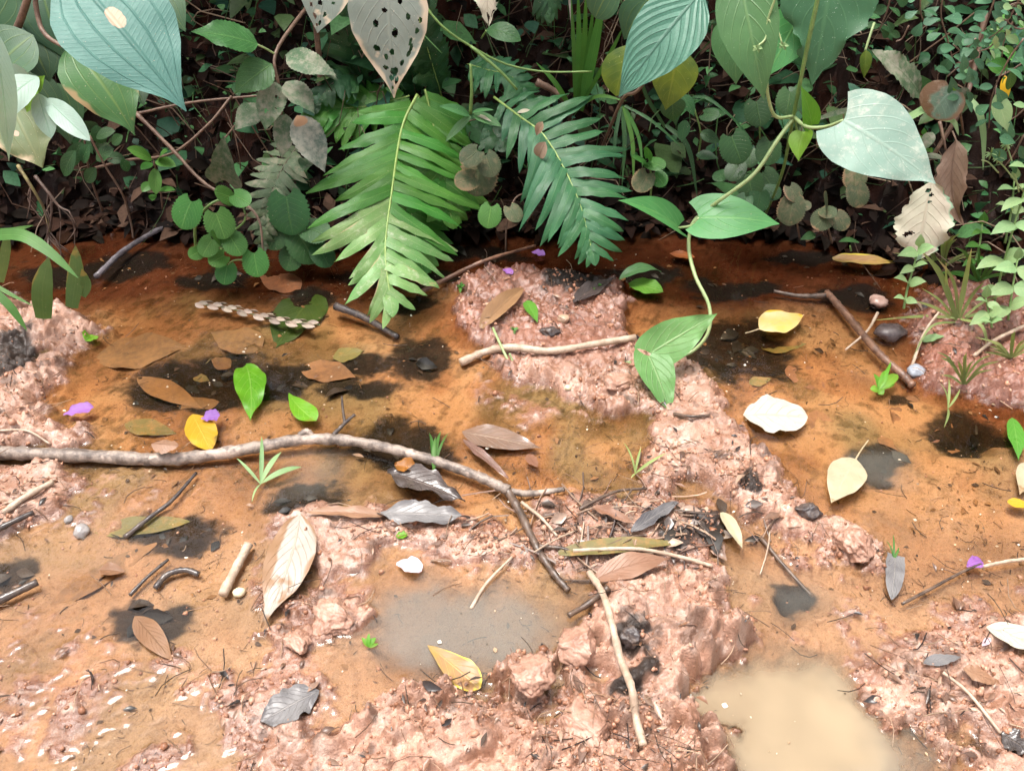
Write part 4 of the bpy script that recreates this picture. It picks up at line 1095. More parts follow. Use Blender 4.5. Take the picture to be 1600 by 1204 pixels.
gt = plant('upright_grass_tuft', 'tall upright green grass blades in the centre of the bank', 'grass', P(900, 170, 1.70))
blades(gt, [([(902, 172, 1.68), (905, 90, 1.66), (903, -20, 1.64)], 11, grass_m), ([(904, 172, 1.68), (912, 90, 1.65), (916, -20, 1.62)], 11, grass_m), ([(906, 172, 1.67), (925, 90, 1.62), (948, -30, 1.58)], 18, grass_m),
            ([(900, 172, 1.68), (898, 100, 1.68), (892, -10, 1.68)], 8, grass_m), ([(905, 172, 1.67), (915, 110, 1.64), (930, -10, 1.60)], 10, grass_m), ([(895, 175, 1.66), (868, 130, 1.64), (838, 98, 1.64)], 8, grass_m), ([(900, 170, 1.67), (935, 150, 1.64), (978, 158, 1.6)], 6, grass_m),
            ([(905, 170, 1.67), (950, 90, 1.6), (975, 40, 1.58)], 7, grass_m)])
gt = plant('drooping_grass_tuft', 'thin dark grass blades drooping behind the brown stem right of centre', 'grass', P(975, 165, 1.74))
blades(gt, [([(972, 168, 1.70), (976, 220, 1.66), (972, 292, 1.62)], 7, herb_d), ([(974, 166, 1.70), (988, 220, 1.66), (990, 290, 1.62)], 7, grass_m), ([(976, 166, 1.70), (998, 215, 1.66), (1004, 262, 1.62)], 6, grass_m), ([(970, 166, 1.70), (962, 210, 1.66), (958, 262, 1.62)], 6, herb_d), ([(976, 165, 1.70), (1020, 190, 1.66), (1070, 235, 1.62)], 5, herb_d)])
gt = plant('arching_grass_tuft', 'dark arching grass blade dropping behind the vine leaves', 'grass', P(1040, 190, 1.74))
blades(gt, [([(1040, 195, 1.70), (1075, 230, 1.66), (1090, 310, 1.62)], 8, herb_d), ([(1042, 195, 1.70), (1090, 150, 1.68), (1140, 180, 1.64), (1180, 225, 1.62)], 5, herb_d), ([(1040, 200, 1.70), (1010, 150, 1.70), (1000, 110, 1.70)], 6, herb_d)])

# ---- the heart-leaved vine
vine_l = leaf_mat('vine_leaf_low', (0.18, 0.40, 0.17, 1), (0.12, 0.31, 0.11, 1), (0.34, 0.52, 0.30, 1), .6, nv=5, slope=.6, rough=.4, trans=.25, jitter=.04, dust=.3, dustc=(.38, .46, .30, 1), bump=.6)
vn = plant('heart_leaf_vine', 'vine with pale heart-shaped leaves trailing from the top edge down to the mud', 'vine', GT(1040, 562))
px_stem(vn, [(1284, -30, 1.34), (1262, 70, 1.34), (1240, 180, 1.36), (1222, 270, 1.46), (1196, 335, 1.56)], 7, 5, stem_gr, n=36, knob=.1)
px_stem(vn, [(1240, 184, 1.36), (1214, 220, 1.33), (1180, 270, 1.31), (1140, 302, 1.31), (1100, 330, 1.33)], 6.5, 6, stem_pale, n=26, knob=.1)
px_stem(vn, [(1240, 182, 1.36), (1212, 182, 1.33), (1200, 150, 1.32), (1198, 112, 1.31)], 6, 5, stem_pale, name='petiole', n=20)
px_stem(vn, [(1240, 182, 1.36), (1260, 198, 1.32), (1290, 198, 1.30), (1318, 188, 1.28)], 6, 5, stem_pale, name='petiole', n=20)
px_stem(vn, [(1242, 186, 1.36), (1246, 205, 1.36), (1256, 212, 1.36)], 4, 3, stem_gr, name='petiole')
px_leaf(vn, (1318, 188), (1462, 287), 128, 1.27, vine_w, Yt=1.18, prof='heart', nu=34, nv=18, lobe=.13, fold=.06, arch=.07, wave=.03, roll=-10)
px_leaf(vn, (1160, -10), (1194, 156), 92, 1.34, vine_d, Yt=1.27, prof='heart', nu=32, nv=16, lobe=.1, fold=.18, arch=.09, roll=-12)
px_leaf(vn, (1246, 30), (1196, 122), 74, 1.42, vine_m, Yt=1.38, prof='heart', nu=22, nv=12, lobe=.1, roll=14)
px_leaf(vn, (1150, 40), (1150, 132), 74, 1.46, vine_d, Yt=1.43, prof='heart', nu=22, nv=12, lobe=.1, roll=-14)
px_leaf(vn, (1268, 196), (1251, 134), 34, 1.34, vine_y, Yt=1.33, prof='heart', nu=18, nv=10, lobe=.06, fold=.2)
px_leaf(vn, (1256, 206), (1248, 252), 36, 1.34, vine_y, Yt=1.31, prof='heart', nu=18, nv=10, lobe=.06, fold=.25, sweep=-.05, roll=-20)
px_leaf(vn, (1092, 340), (1218, 350), 84, 1.31, vine_m, Yt=1.28, prof='heart', nu=32, nv=16, lobe=.15, fold=.08, arch=.06, roll=4)
px_leaf(vn, (1060, 356), (966, 313), 62, 1.32, vine_m, Yt=1.29, prof='heart', nu=26, nv=14, lobe=.10, fold=.30, arch=.07, roll=-18)
px_stem(vn, [(1100, 330, 1.33), (1082, 350, 1.32), (1076, 385, 1.30), (1086, 430, 1.24), (1108, 478, 1.19), (1106, 520, 1.16), (1080, 550, 1.145), (1040, 562, 1.135)], 6.5, 5.5, stem_pale, n=50, knob=.1)
px_stem(vn, [(1092, 340, 1.31), (1082, 352, 1.31), (1060, 356, 1.32)], 5, 4, stem_pale, name='petiole')
px_leaf(vn, (1016, 552), (1120, 490), 66, 1.09, vine_l, Yt=1.14, prof='heart', nu=28, nv=14, lobe=.14, fold=.16, arch=.05, wave=.08, roll=-16)
px_leaf(vn, (1014, 556), (1048, 648), 60, 1.085, vine_l, Yt=0.995, prof='heart', nu=28, nv=14, lobe=.16, fold=.18, arch=.05, wave=.06, roll=10)

px_stem(vn, [(1040, 562, 1.135), (1000, 566, 1.13), (940, 568, 1.125), (880, 572, 1.12), (832, 584, 1.10), (805, 580, 1.11), (790, 555, 1.13), (770, 512, 1.19)], 7, 4, stem_pale, n=44, knob=.1)
px_stem(vn, [(805, 580, 1.11), (800, 562, 1.125), (796, 552, 1.13)], 4, 3, stem_pale, name='tendril')
px_stem(vn, [(1218, -20, 1.30), (1200, 30, 1.30), (1196, 60, 1.29), (1184, 72, 1.28)], 4, 3, stem_pale, name='flower_stalk')
px_stem(vn, [(1200, 30, 1.30), (1215, 48, 1.29), (1222, 68, 1.28)], 3, 2.5, stem_pale, name='flower_stalk')
for (x, y) in ((1183, 76), (1224, 72)):
    for k in range(5):
        a = k * 1.257
        px_leaf(vn, (x, y), (x + 9 * math.cos(a), y + 7 * math.sin(a)), 6, 1.28, herb_p, name='bud', prof='ovate', nu=5, nv=4, fold=.5)

sk = plant('specked_leaf_plant', 'dark pointed leaf peppered with white specks beside the vine stem, torn right edge', 'leaf', P(1310, -60, 1.46))
px_stem(sk, [(1330, -100, 1.46), (1312, -60, 1.44), (1300, -42, 1.42)], 6, 5, stem_br)
px_leaf(sk, (1302, -50), (1268, 134), 150, 1.42, speck, Yt=1.36, prof='heart', nu=60, nv=24, lobe=.06, fold=.10, arch=.06, wave=.05, rag=.35, seed=4, roll=6)
px_leaf(sk, (1330, -30), (1352, 40), 70, 1.47, speck, Yt=1.44, prof='ovate', nu=20, nv=10, roll=20)

# ---- round and toothed small-leaved herbs of the right-hand bank
def herb_plant(name, label, at, stems, leaves, mat, rnd=True, Y0=1.5):
    p = plant(name, label, 'plant', P(*at))
    for s_ in stems:
        px_stem(p, s_, 3.2, 2.4, stem_br if mat in (roundd, dusty) else stem_gr)
    for k, q in enumerate(leaves):
        x, y, r_, a = q[:4]; Yk = q[4] if len(q) > 4 else Y0
        m = q[5] if len(q) > 5 else mat
        if rnd:
            rleaf(p, x, y, r_, Yk, m, a, (k * 29) % 36 - 18, k)
        else:
            dx, dy = math.cos(R(a)), math.sin(R(a))
            px_leaf(p, (x - dx * r_, y - dy * r_), (x + dx * r_, y + dy * r_), r_ * 1.1, Yk, m, Yt=Yk - .02, prof='ovate', nu=12, nv=6, fold=.15, roll=(k * 37) % 50 - 25, seed=k)
    return p


herb_plant('toothed_herb', 'toothed green herb crowding below the vine fork', (1165, 330, 1.62), [[(1165, 335, 1.60), (1160, 280, 1.57), (1150, 235, 1.54)], [(1170, 330, 1.60), (1185, 270, 1.57), (1200, 240, 1.55)]],
           [(1150, 232, 25, 70), (1200, 238, 21, 100), (1172, 290, 22, 80, 1.53), (1148, 268, 17, 120, 1.55), (1200, 283, 19, 60, 1.56), (1128, 275, 14, 150, 1.57), (1185, 315, 18, 100, 1.51), (1205, 300, 16, 40, 1.54), (1160, 318, 15, 120, 1.5), (1172, 248, 14, 90, 1.58)], herb_d, Y0=1.52)
herb_plant('round_herb', 'pair of round dark leaves just left of the vine fork', (1190, 260, 1.66), [[(1195, 260, 1.62), (1188, 220, 1.58), (1186, 180, 1.55)]],
           [(1185, 176, 22, 80), (1232, 160, 21, 100, 1.56), (1240, 150, 14, 40, 1.58), (1110, 180, 13, 10, 1.6)], herb_d, Y0=1.54)
herb_plant('pointed_herb', 'small bright pointed leaves right of the teal leaf tip', (1090, 240, 1.66), [[(1090, 250, 1.64), (1095, 210, 1.62), (1085, 170, 1.62)]],
           [(1118, 178, 17, 0), (1075, 165, 20, 60), (1068, 205, 18, 100), (1110, 215, 18, 30), (1052, 175, 22, 80), (1105, 245, 18, 10)], herb_d, rnd=False, Y0=1.62)
herb_plant('trefoil_seedling', 'little seedling with rounded leaves above the folded vine leaf', (1015, 320, 1.56), [[(1015, 322, 1.54), (1018, 285, 1.52), (1015, 255, 1.51)]],
           [(1000, 250, 12, 200), (1025, 257, 15, 20), (1004, 284, 18, 120, 1.5, roundd), (1030, 280, 14, 50), (1012, 240, 9, 270)], roundl, Y0=1.51)
herb_plant('brown_round_herb', 'two brownish scalloped leaves over the water below the vine stem', (1245, 380, 1.52), [[(1250, 375, 1.50), (1243, 335, 1.49), (1240, 300, 1.50)]], [(1236, 330, 23, 100), (1240, 302, 15, 60, 1.5), (1255, 322, 12, 20, 1.49)], roundd, Y0=1.48)
herb_plant('brown_round_herb', 'three grey-green scalloped leaves beside the dark back water', (1300, 385, 1.50), [[(1300, 380, 1.49), (1292, 345, 1.48), (1290, 320, 1.49)]], [(1290, 318, 16, 260), (1284, 344, 18, 140), (1313, 346, 16, 60), (1295, 332, 12, 20)], roundd, Y0=1.48)
herb_plant('brown_round_herb', 'spotted brown round leaves hanging under the big pale vine leaf', (1335, 270, 1.60), [[(1350, 260, 1.58), (1338, 280, 1.55)]], [(1336, 278, 19, 90, 1.54), (1340, 306, 19, 80, 1.51)], roundd, Y0=1.52)
herb_plant('water_edge_sprout', 'single dark leaf sprouting from the dark back water', (1328, 390, 1.46), [[(1330, 392, 1.45), (1328, 384, 1.45)]], [(1326, 378, 16, 180, 1.44), (1262, 370, 13, 160, 1.46)], herb_d, rnd=False)

# ---- right part: dusty and dead leaves
dl = plant('torn_dusty_leaf', 'long dusty grey leaf with torn edges behind the pale vine leaf', 'leaf', P(1440, 160, 1.52))
px_stem(dl, [(1440, 180, 1.56), (1438, 160, 1.50), (1436, 148, 1.47)], 4, 3, stem_br)
px_leaf(dl, (1438, 150), (1360, 78), 56, 1.46, dusty, Yt=1.44, prof='lance', nu=50, nv=14, serr=14, samp=.14, rag=.3, seed=9, wave=.08, arch=.08)
dl = plant('two_tone_round_leaf', 'round leaf half teal and half brown right of the vine', 'leaf', P(1500, 200, 1.46))
px_stem(dl, [(1505, 210, 1.46), (1500, 175, 1.42), (1490, 145, 1.40)], 4, 3.5, stem_br)
px_leaf(dl, (1488, 140), (1452, 182), 70, 1.38, leaf_mat('two_tone_leaf', (.15, .24, .18, 1), (.12, .2, .15, 1), None, .3, nv=6, rough=.5, dust=.3, brown=.75, brownc=(.16, .10, .05, 1), jitter=.04), prof='round', nu=22, nv=12, lobe=.1, arch=.08, roll=5)
px_leaf(dl, (1492, 142), (1505, 172), 38, 1.39, dusty, prof='ovate', nu=16, nv=8)
px_leaf(dl, (1494, 142), (1488, 134), 10, 1.38, vine_y, prof='ovate', nu=8, nv=4)
gb = plant('pale_grass_tuft', 'pale flat grass blades arching beside the two-tone leaf', 'grass', P(1510, 240, 1.50))
blades(gb, [([(1512, 150, 1.42), (1530, 175, 1.38), (1537, 215, 1.36), (1536, 265, 1.34)], 10, herb_p), ([(1505, 150, 1.42), (1492, 160, 1.39), (1478, 170, 1.37)], 8, herb_p), ([(1455, 162, 1.42), (1430, 178, 1.38), (1398, 194, 1.36)], 13, herb_p),
            ([(1470, 186, 1.42), (1490, 190, 1.38), (1498, 212, 1.36)], 8, herb_p), ([(1330, 170, 1.45), (1300, 178, 1.44), (1268, 190, 1.43)], 9, dusty), ([(1312, 200, 1.45), (1295, 212, 1.44), (1290, 222, 1.43)], 6, dusty)])
tw = plant('dead_stalk', 'brown dead stalk leaning under the two-tone leaf', 'branch', P(1462, 240, 1.52))
px_stem(tw, [(1540, 20, 1.56), (1522, 110, 1.52), (1502, 170, 1.48), (1460, 240, 1.46)], 8, 7, stem_br, n=20, knob=.2)
px_stem(tw, [(1468, 190, 1.46), (1474, 215, 1.44), (1478, 235, 1.43)], 6, 3, stem_br, name='twig')
dw = plant('bleached_leaf', 'big bleached tattered leaf hanging at the right bank', 'leaf', P(1450, 285, 1.38))
px_stem(dw, [(1470, 262, 1.40), (1462, 275, 1.38), (1456, 284, 1.36)], 4, 3, stem_br)
px_leaf(dw, (1456, 282), (1432, 408), 92, 1.35, dead_w, Yt=1.28, prof='ellip', nu=60, nv=26, serr=12, samp=.08, rag=.38, seed=6, wave=.10, holes=[(.12, -.1, .03, .14), (.18, .1, .02, .1), (.26, .05, .018, .08), (.66, -.45, .018, .20), (.69, -.6, .018, .10)], roll=-6)
db = plant('brown_hanging_leaf', 'curled brown dead leaf hanging right of the bleached leaf', 'leaf', P(1500, 225, 1.42))
px_stem(db, [(1488, 205, 1.44), (1492, 214, 1.43), (1494, 220, 1.42)], 3, 2.5, stem_br)
px_leaf(db, (1494, 218), (1505, 352), 52, 1.41, dead_b, Yt=1.34, prof='acumin', nu=40, nv=14, fold=.75, wave=.16, rag=.25, sweep=-.08, twist=40, seed=3)
mo = plant('moss_herb', 'low bright moss-like herbs on the soil under the dead leaves', 'plant', P(1445, 240, 1.50))
for k in range(16):
    a = k * 2.4; x, y = 1442 + 16 * math.cos(a) * (k % 4 + 1) / 4, 228 + 18 * math.sin(a) * (k % 3 + 1) / 3
    px_leaf(mo, (x, y), (x + 9 * math.cos(a), y + 9 * math.sin(a) - 2), 8, 1.47, vine_y if k % 2 else herb, prof='ovate', nu=8, nv=4, fold=.2)
herb_plant('grey_herb', 'greyish rounded leaves behind the bleached leaf', (1475, 290, 1.44), [[(1478, 290, 1.44), (1470, 250, 1.42)]], [(1458, 248, 20, 180), (1470, 272, 17, 60), (1448, 222, 18, 120), (1500, 262, 18, 100, 1.43, herb_d), (1488, 272, 12, 100, 1.42, herb)], dusty, rnd=False, Y0=1.41)

# ---- small-leaved climbers, top right corner
def leaflet_plant(label, stems, r_, mat, Y, step, seed, pale=None):
    p = plant('leaflet_climber', label, 'plant', P(stems[0][-1][0], stems[0][-1][1], Y + .05))
    rr = random.Random(seed)
    for st_ in stems:
        Q = [(a, b, Y) for a, b in st_]
        px_stem(p, Q, 3, 2, stem_br)
        pix = spline([np.array([a, b, 0.]) for a, b in st_], 40)
        L = np.linalg.norm(np.diff(pix, axis=0), axis=1).sum()
        nn = int(L / step)
        for k in range(nn):
            q = pix[int(40 * (k + .5) / nn)]; T_ = norm(pix[min(40, int(40 * (k + .5) / nn) + 1)] - q)
            for sgn in (-1, 1):
                a = math.atan2(T_[1], T_[0]) + sgn * rr.uniform(.8, 1.5)
                l = r_ * rr.uniform(.75, 1.25) * 2; o = rr.uniform(1, 6)
                x, y = q[0] + o * math.cos(a), q[1] + o * math.sin(a)
                px_leaf(p, (x, y), (x + l * math.cos(a), y + l * math.sin(a)), l * rr.uniform(.55, .75), Y - rr.uniform(0, .06), pale if (pale and rr.random() < .3) else mat, name='leaflet', prof='ellip' if rr.random() < .6 else 'obov', nu=8, nv=4, fold=.15,
                        roll=rr.uniform(-30, 30), arch=.05)
    return p


leaflet_plant('climber with small round teal leaflets in the top right corner', [[(1560, -20), (1540, 40), (1518, 100), (1500, 160)], [(1525, 60), (1505, 80), (1490, 70)], [(1520, 95), (1498, 105), (1480, 120)]], 11, herb_t, 1.40, 15, 1)
leaflet_plant('climber with tiny pale leaflets at the right end of the top edge', [[(1600, -20), (1582, 20), (1565, 45), (1545, 60)], [(1620, 40), (1590, 45), (1570, 30)], [(1575, 10), (1590, 5), (1610, 10)], [(1560, 60), (1545, 75), (1530, 80)]], 7, herb_t, 1.36, 10, 2, herb_p)
leaflet_plant('climber with dark oval leaflets left of the teal leaflets', [[(1480, -30), (1470, 20), (1480, 60), (1490, 100)], [(1440, -20), (1438, 15), (1445, 40)]], 12, herb_t, 1.52, 20, 3)
leaflet_plant('climber with large round leaflets above the yellow hanging leaf', [[(1600, 60), (1575, 95), (1550, 150), (1545, 200)], [(1620, 150), (1590, 180), (1570, 190)], [(1600, 210), (1585, 240), (1570, 260)]], 13, herb_t, 1.38, 24, 4, herb_p)
leaflet_plant('climber with small leaflets dangling in the dark above the torn dusty leaf', [[(1395, -20), (1385, 20), (1372, 50)], [(1420, 40), (1410, 60), (1400, 65)]], 11, herb_d, 1.62, 18, 5)
leaflet_plant('yellowish-green climber leaflets against the right edge of the frame', [[(1590, 20), (1570, 60), (1565, 90)], [(1610, 90), (1580, 110), (1560, 120)]], 12, herb, 1.46, 18, 6)
for (nm, lb, b, t_, w, m, Y) in [('pale_pointed_leaf', 'pale pointed leaf hanging below the round leaflets at right', (1555, 148), (1574, 206), 30, herb_p, 1.36), ('yellow_hanging_leaf', 'small bright yellow leaf hanging near the right edge', (1570, 118), (1570, 164), 15, leaf_mat('yellow_leaf', (.75, .47, .015, 1), (.68, .40, .01, 1), None, .2, jitter=.05), 1.44),
                                ('upright_teal_leaf', 'teal pointed leaf at the right edge above the yellow leaf', (1622, 85), (1578, 98), 34, herb_t, 1.42)]:
    o = plant(nm, lb, 'leaf', P(b[0], b[1] - 6, Y + .02))
    px_stem(o, [(b[0] + 3, b[1] - 22, Y + .03), (b[0], b[1], Y)], 2.5, 2, stem_br)
    px_leaf(o, b, t_, w, Y, m, Yt=Y - .03, prof='acumin', nu=16, nv=8, fold=.2)

# ---- pale herbs at the right edge
def pair_herb(label, base, stem, sizes, mat, Y, ygo, seed, serr=6):
    p = plant('pale_leaf_herb', label, 'plant', GT(*base))
    n = len(stem)
    Q = [(a, b, Y - ygo * (1 - k / (n - 1))) for k, (a, b) in enumerate(stem)]
    px_stem(p, Q, 4, 2.5, stem_gr)
    rr = random.Random(seed)
    pix = spline([np.array(q) for q in Q], 40)
    for k, sz in enumerate(sizes):
        q = pix[int(40 * (k + .6) / len(sizes))]
        for sgn in (-1, 1):
            a = (-90 + sgn * rr.uniform(55, 115))
            l = sz * rr.uniform(.8, 1.15)
            px_leaf(p, (q[0], q[1]), (q[0] + l * math.cos(R(a)), q[1] + l * math.sin(R(a)) + l * .25), l * .62, q[2], mat, Yt=q[2] - .02, prof='ovate', nu=18, nv=8, serr=serr, samp=.1, fold=.12, arch=.1, roll=rr.uniform(-20, 20), seed=k)
    px_leaf(p, (pix[40][0], pix[40][1]), (pix[40][0] + 3, pix[40][1] - 20), 14, pix[40][2], mat, prof='ovate', nu=12, nv=6)
    return p


pair_herb('tall pale-leaved herb crossing the right edge of the frame', (1555, 560), [(1552, 480), (1566, 420), (1585, 350), (1600, 300), (1612, 240)], [26, 42, 48, 44, 36], herb_p, 1.34, .10, 1)
pair_herb('pale herb with broad leaves low at the right edge', (1580, 520), [(1575, 500), (1582, 450), (1590, 405)], [38, 46, 40], herb_p, 1.24, .06, 2)
pair_herb('pale little herb above the pale grass at right', (1420, 500), [(1412, 482), (1418, 450), (1428, 415), (1436, 385)], [20, 26, 24, 30], herb_p, 1.24, .08, 3, 0)
pair_herb('small herb with pale leaves among the pale grass roots', (1555, 520), [(1550, 512), (1545, 490), (1540, 465)], [26, 30, 24], herb_p, 1.18, .04, 4, 0)
pair_herb('green herb in the soil between dead leaf and right edge', (1530, 420), [(1520, 420), (1530, 385), (1535, 350)], [20, 22, 18], herb, 1.42, .06, 6, 0)
pair_herb('thin-stalked herb at the right edge under the round leaflets', (1600, 380), [(1570, 380), (1580, 330), (1585, 280)], [26, 30, 24], herb_p, 1.42, .06, 7)
pg = plant('pale_mud_grass', 'spreading tuft of pale thin grass on the right mud bank', 'grass', GT(1495, 505))
rr = random.Random(8)
bs = GT(1495, 500)[1]
for_sp = [([(1495, 498), (1470, 430), (1440, 392)], 9), ([(1497, 496), (1508, 440), (1518, 388)], 8), ([(1492, 496), (1440, 494), (1368, 500)], 5), ([(1492, 505), (1475, 540), (1462, 568)], 6), ([(1496, 508), (1492, 545), (1490, 580)], 6), ([(1500, 506), (1505, 540), (1503, 575)], 6),
          ([(1500, 500), (1530, 490), (1560, 500)], 5), ([(1500, 498), (1535, 510), (1545, 560)], 5), ([(1495, 500), (1460, 480), (1430, 470)], 5), ([(1495, 500), (1480, 450), (1478, 410)], 5), ([(1498, 500), (1520, 460), (1538, 440)], 5), ([(1495, 503), (1455, 510), (1425, 560)], 4),
          ([(1498, 503), (1525, 530), (1535, 600)], 4), ([(1494, 500), (1470, 470), (1440, 450)], 4), ([(1498, 500), (1490, 440), (1462, 400)], 5), ([(1500, 500), (1540, 470), (1590, 455)], 4)]
blades(pg, [([(a, b, bs + (.0 if k == 0 else (.02 if b < 500 else -.03 * k)) - .012 * k) for k, (a, b) in enumerate(pts)], w, grass_p) for pts, w in for_sp])
for (lb, cx_, cy_, mt, sd0) in [('thin pale grass growing at the right edge above the dark pool', 1580, 560, grass_p, 31), ('green grass tuft under the tall pale herb at right', 1530, 440, grass_m, 32), ('small pale grass tuft at the foot of the bleached leaf', 1470, 420, grass_p, 33), ('fine grass tuft low on the right mud beside the dark pool', 1505, 600, grass_p, 34)]:
    tf_ = plant('fine_grass_tuft', lb, 'grass', GT(cx_, cy_))
    r3 = random.Random(sd0); y0 = GT(cx_, cy_)[1]
    sp_ = []
    for k in range(11):
        a = R(-90 + r3.uniform(-75, 75)); l = r3.uniform(35, 75)
        sp_.append(([(cx_ + r3.uniform(-4, 4), cy_, y0), (cx_ + .55 * l * math.cos(a), cy_ + .65 * l * math.sin(a), y0 - .01), (cx_ + l * math.cos(a) * 1.1, cy_ + l * math.sin(a) * .85, y0 - .03)], r3.uniform(3, 5.5), mt))
    blades(tf_, sp_)
sh_ = plant('seed_head', 'feathery pale seed heads on thin stalks near the right edge', 'plant', P(1590, 330, 1.36))
for (stk, hd) in [([(1600, 300), (1570, 262), (1548, 240)], (1548, 240)), ([(1592, 300), (1582, 255), (1572, 225)], (1572, 225)), ([(1560, 270), (1545, 254), (1534, 250)], (1560, 246))]:
    px_stem(sh_, [(a, b, 1.34) for a, b in stk], 2.5, 2, stem_pale)
    for k in range(12):
        a = k * 2.4
        px_leaf(sh_, hd, (hd[0] + 11 * math.cos(a), hd[1] + 11 * math.sin(a)), 3, 1.34, herb_p, Yt=1.34 - .02 * math.sin(k), name='awn', prof='lance', nu=5, nv=2)

# ---- yellow stalk leaf and other odd bits in the dark
yl = plant('yellow_green_bract', 'yellow-green folded leaf hanging on a bent stalk right of the specked leaf', 'leaf', P(1362, 40, 1.60))
px_stem(yl, [(1366, 36, 1.58), (1358, 60, 1.56), (1352, 80, 1.55)], 4, 4, stem_pale)
px_leaf(yl, (1353, 78), (1350, 122), 18, 1.54, ygreen, Yt=1.52, prof='ovate', nu=12, nv=6, fold=.6)
st = plant('thin_climber_stem', 'thin green climber stem crossing above the deep green fern', 'vine', P(640, -20, 1.66))
px_stem(st, [(650, -10, 1.64), (690, 40, 1.62), (740, 75, 1.62), (790, 100, 1.62), (850, 112, 1.62), (925, 112, 1.62)], 4, 3, stem_gr, n=40, knob=.15)
px_stem(st, [(735, 72, 1.62), (780, 110, 1.6), (808, 140, 1.6)], 5, 4, stem_gr)
dlf = plant('bitten_dry_leaf', 'pale dry bitten leaf at the top edge right of the eaten leaf', 'leaf', P(760, -30, 1.66))
px_stem(dlf, [(765, -60, 1.66), (758, -25, 1.64)], 4, 3, stem_br)
px_leaf(dlf, (756, -40), (764, 42), 44, 1.62, dead_w, Yt=1.58, prof='ovate', nu=30, nv=14, bite=.32, rag=.3, seed=7, wave=.1)
lf = plant('smooth_green_leaf', 'smooth dark green leaf above the small fern in the shade', 'leaf', P(765, 45, 1.72))
px_stem(lf, [(752, 60, 1.72), (760, 48, 1.70)], 3, 3, stem_gr)
px_leaf(lf, (760, 46), (814, 64), 34, 1.68, herb_d, Yt=1.65, prof='ellip', nu=16, nv=8, arch=.12)
bt = plant('dead_stick', 'grey dead stick lying on the bank behind the deep green fern', 'branch', P(845, 130, 1.74))
px_stem(bt, [(838, 128, 1.66), (865, 142, 1.66), (892, 166, 1.66)], 12, 9, stem_br, n=14, knob=.25)
bt = plant('dead_stick', 'pale thin lichen-covered stick standing left of the upright grass', 'branch', P(898, 85, 1.74))
px_stem(bt, [(888, -20, 1.72), (893, 30, 1.71), (899, 88, 1.70)], 5, 4, bark_mat('lichen_bark', (.30, .28, .24, 1), (.12, .10, .08, 1)), n=14, knob=.3)

# ---- hanging roots and dead stalks of the undercut left bank
rr = random.Random(21)
for k, (lb, pts) in enumerate([('yellowish root reaching down into the water at far left', [(28, 258, 1.52), (48, 290, 1.50), (68, 325, 1.50), (78, 362, 1.50)]),
                               ('forked grey root under the broad shrub at far left', [(55, 275, 1.56), (75, 300, 1.54), (92, 322, 1.53), (108, 330, 1.52)]),
                               ('thin root bent into the dark water at far left', [(80, 315, 1.54), (80, 345, 1.53), (76, 372, 1.52), (74, 395, 1.49)])]):
    rt = plant('hanging_root', lb, 'root', P(*pts[0]))
    px_stem(rt, pts, 6 if k < 2 else 4, 3, root_m if k else bark_mat('yellow_root', (.26, .22, .08, 1), (.14, .10, .05, 1)), name='main_root', n=20, knob=.2)
    for j in range(5):
        a = pts[1 + j % 3]
        px_stem(rt, [a, (a[0] + rr.uniform(-8, 22), a[1] + 25, a[2] - .01), (a[0] + rr.uniform(-6, 36), a[1] + rr.uniform(40, 70), a[2] - .02)], 2.4, 1.4, root_m, name='rootlet')

# ================================================================== MASSES ON THE BANK (nobody could count these)
def scatter_leaves(name, pos, nrm_z, size, cols, mat, seed, aspect=.5, fold=.25):
    "many small folded leaves in one mesh"
    rs = np.random.RandomState(seed); n = len(pos)
    ang = rs.rand(n) * 6.283; tilt = rs.rand(n) * nrm_z
    ax_ = np.stack([np.cos(ang) * np.cos(tilt), np.sin(ang) * np.cos(tilt), -np.sin(tilt) * rs.choice([1, 1, -.6], n)], 1)
    upv = np.stack([rs.normal(0, .35, n), rs.normal(-.25, .35, n), np.ones(n)], 1)
    sd_ = np.cross(upv, ax_); sd_ /= np.linalg.norm(sd_, axis=1, keepdims=True) + 1e-9
    nn = np.cross(ax_, sd_)
    prof = [(0, 0, 0), (.22, .62, 1), (.5, 1, 1), (.78, .55, 1), (1, 0, 0)]
    V = []
    L = size[:, None]; W = L * aspect * rs.uniform(.7, 1.2, (n, 1)) / 2; ar = rs.uniform(-.05, .2, (n, 1))
    def at(u, v):
        return pos + ax_ * L * u + sd_ * W * v + nn * (L * ar * 4 * u * (1 - u) + abs(v) * W * fold)
    rows = [at(0, 0), at(.22, -.62), at(.22, 0), at(.22, .62), at(.5, -1), at(.5, 0), at(.5, 1), at(.78, -.55), at(.78, 0), at(.78, .55), at(1, 0)]
    V = np.stack(rows, 1).reshape(-1, 3)
    tri = [(0, 2, 1), (0, 3, 2), (1, 2, 5), (1, 5, 4), (2, 3, 6), (2, 6, 5), (4, 5, 8), (4, 8, 7), (5, 6, 9), (5, 9, 8), (7, 8, 10), (8, 9, 10)]
    F = (np.arange(n)[:, None, None] * 11 + np.array(tri)[None]).reshape(-1, 3)
    o = big_mesh(name, V, F, mat, cols={'Col': np.repeat(cols, 11, 0)})
    o['kind'] = 'stuff'
    return o


def palette(n, cols, seed, jit=.3):
    rs = np.random.RandomState(seed)
    c = np.array(cols)[rs.randint(0, len(cols), n)]
    return np.clip(c * rs.uniform(1 - jit, 1 + jit, (n, 1)), 0, 1)


rs = np.random.RandomState(77)
ybf = lambda x: np.interp(x, ybp[:, 0], ybp[:, 1])
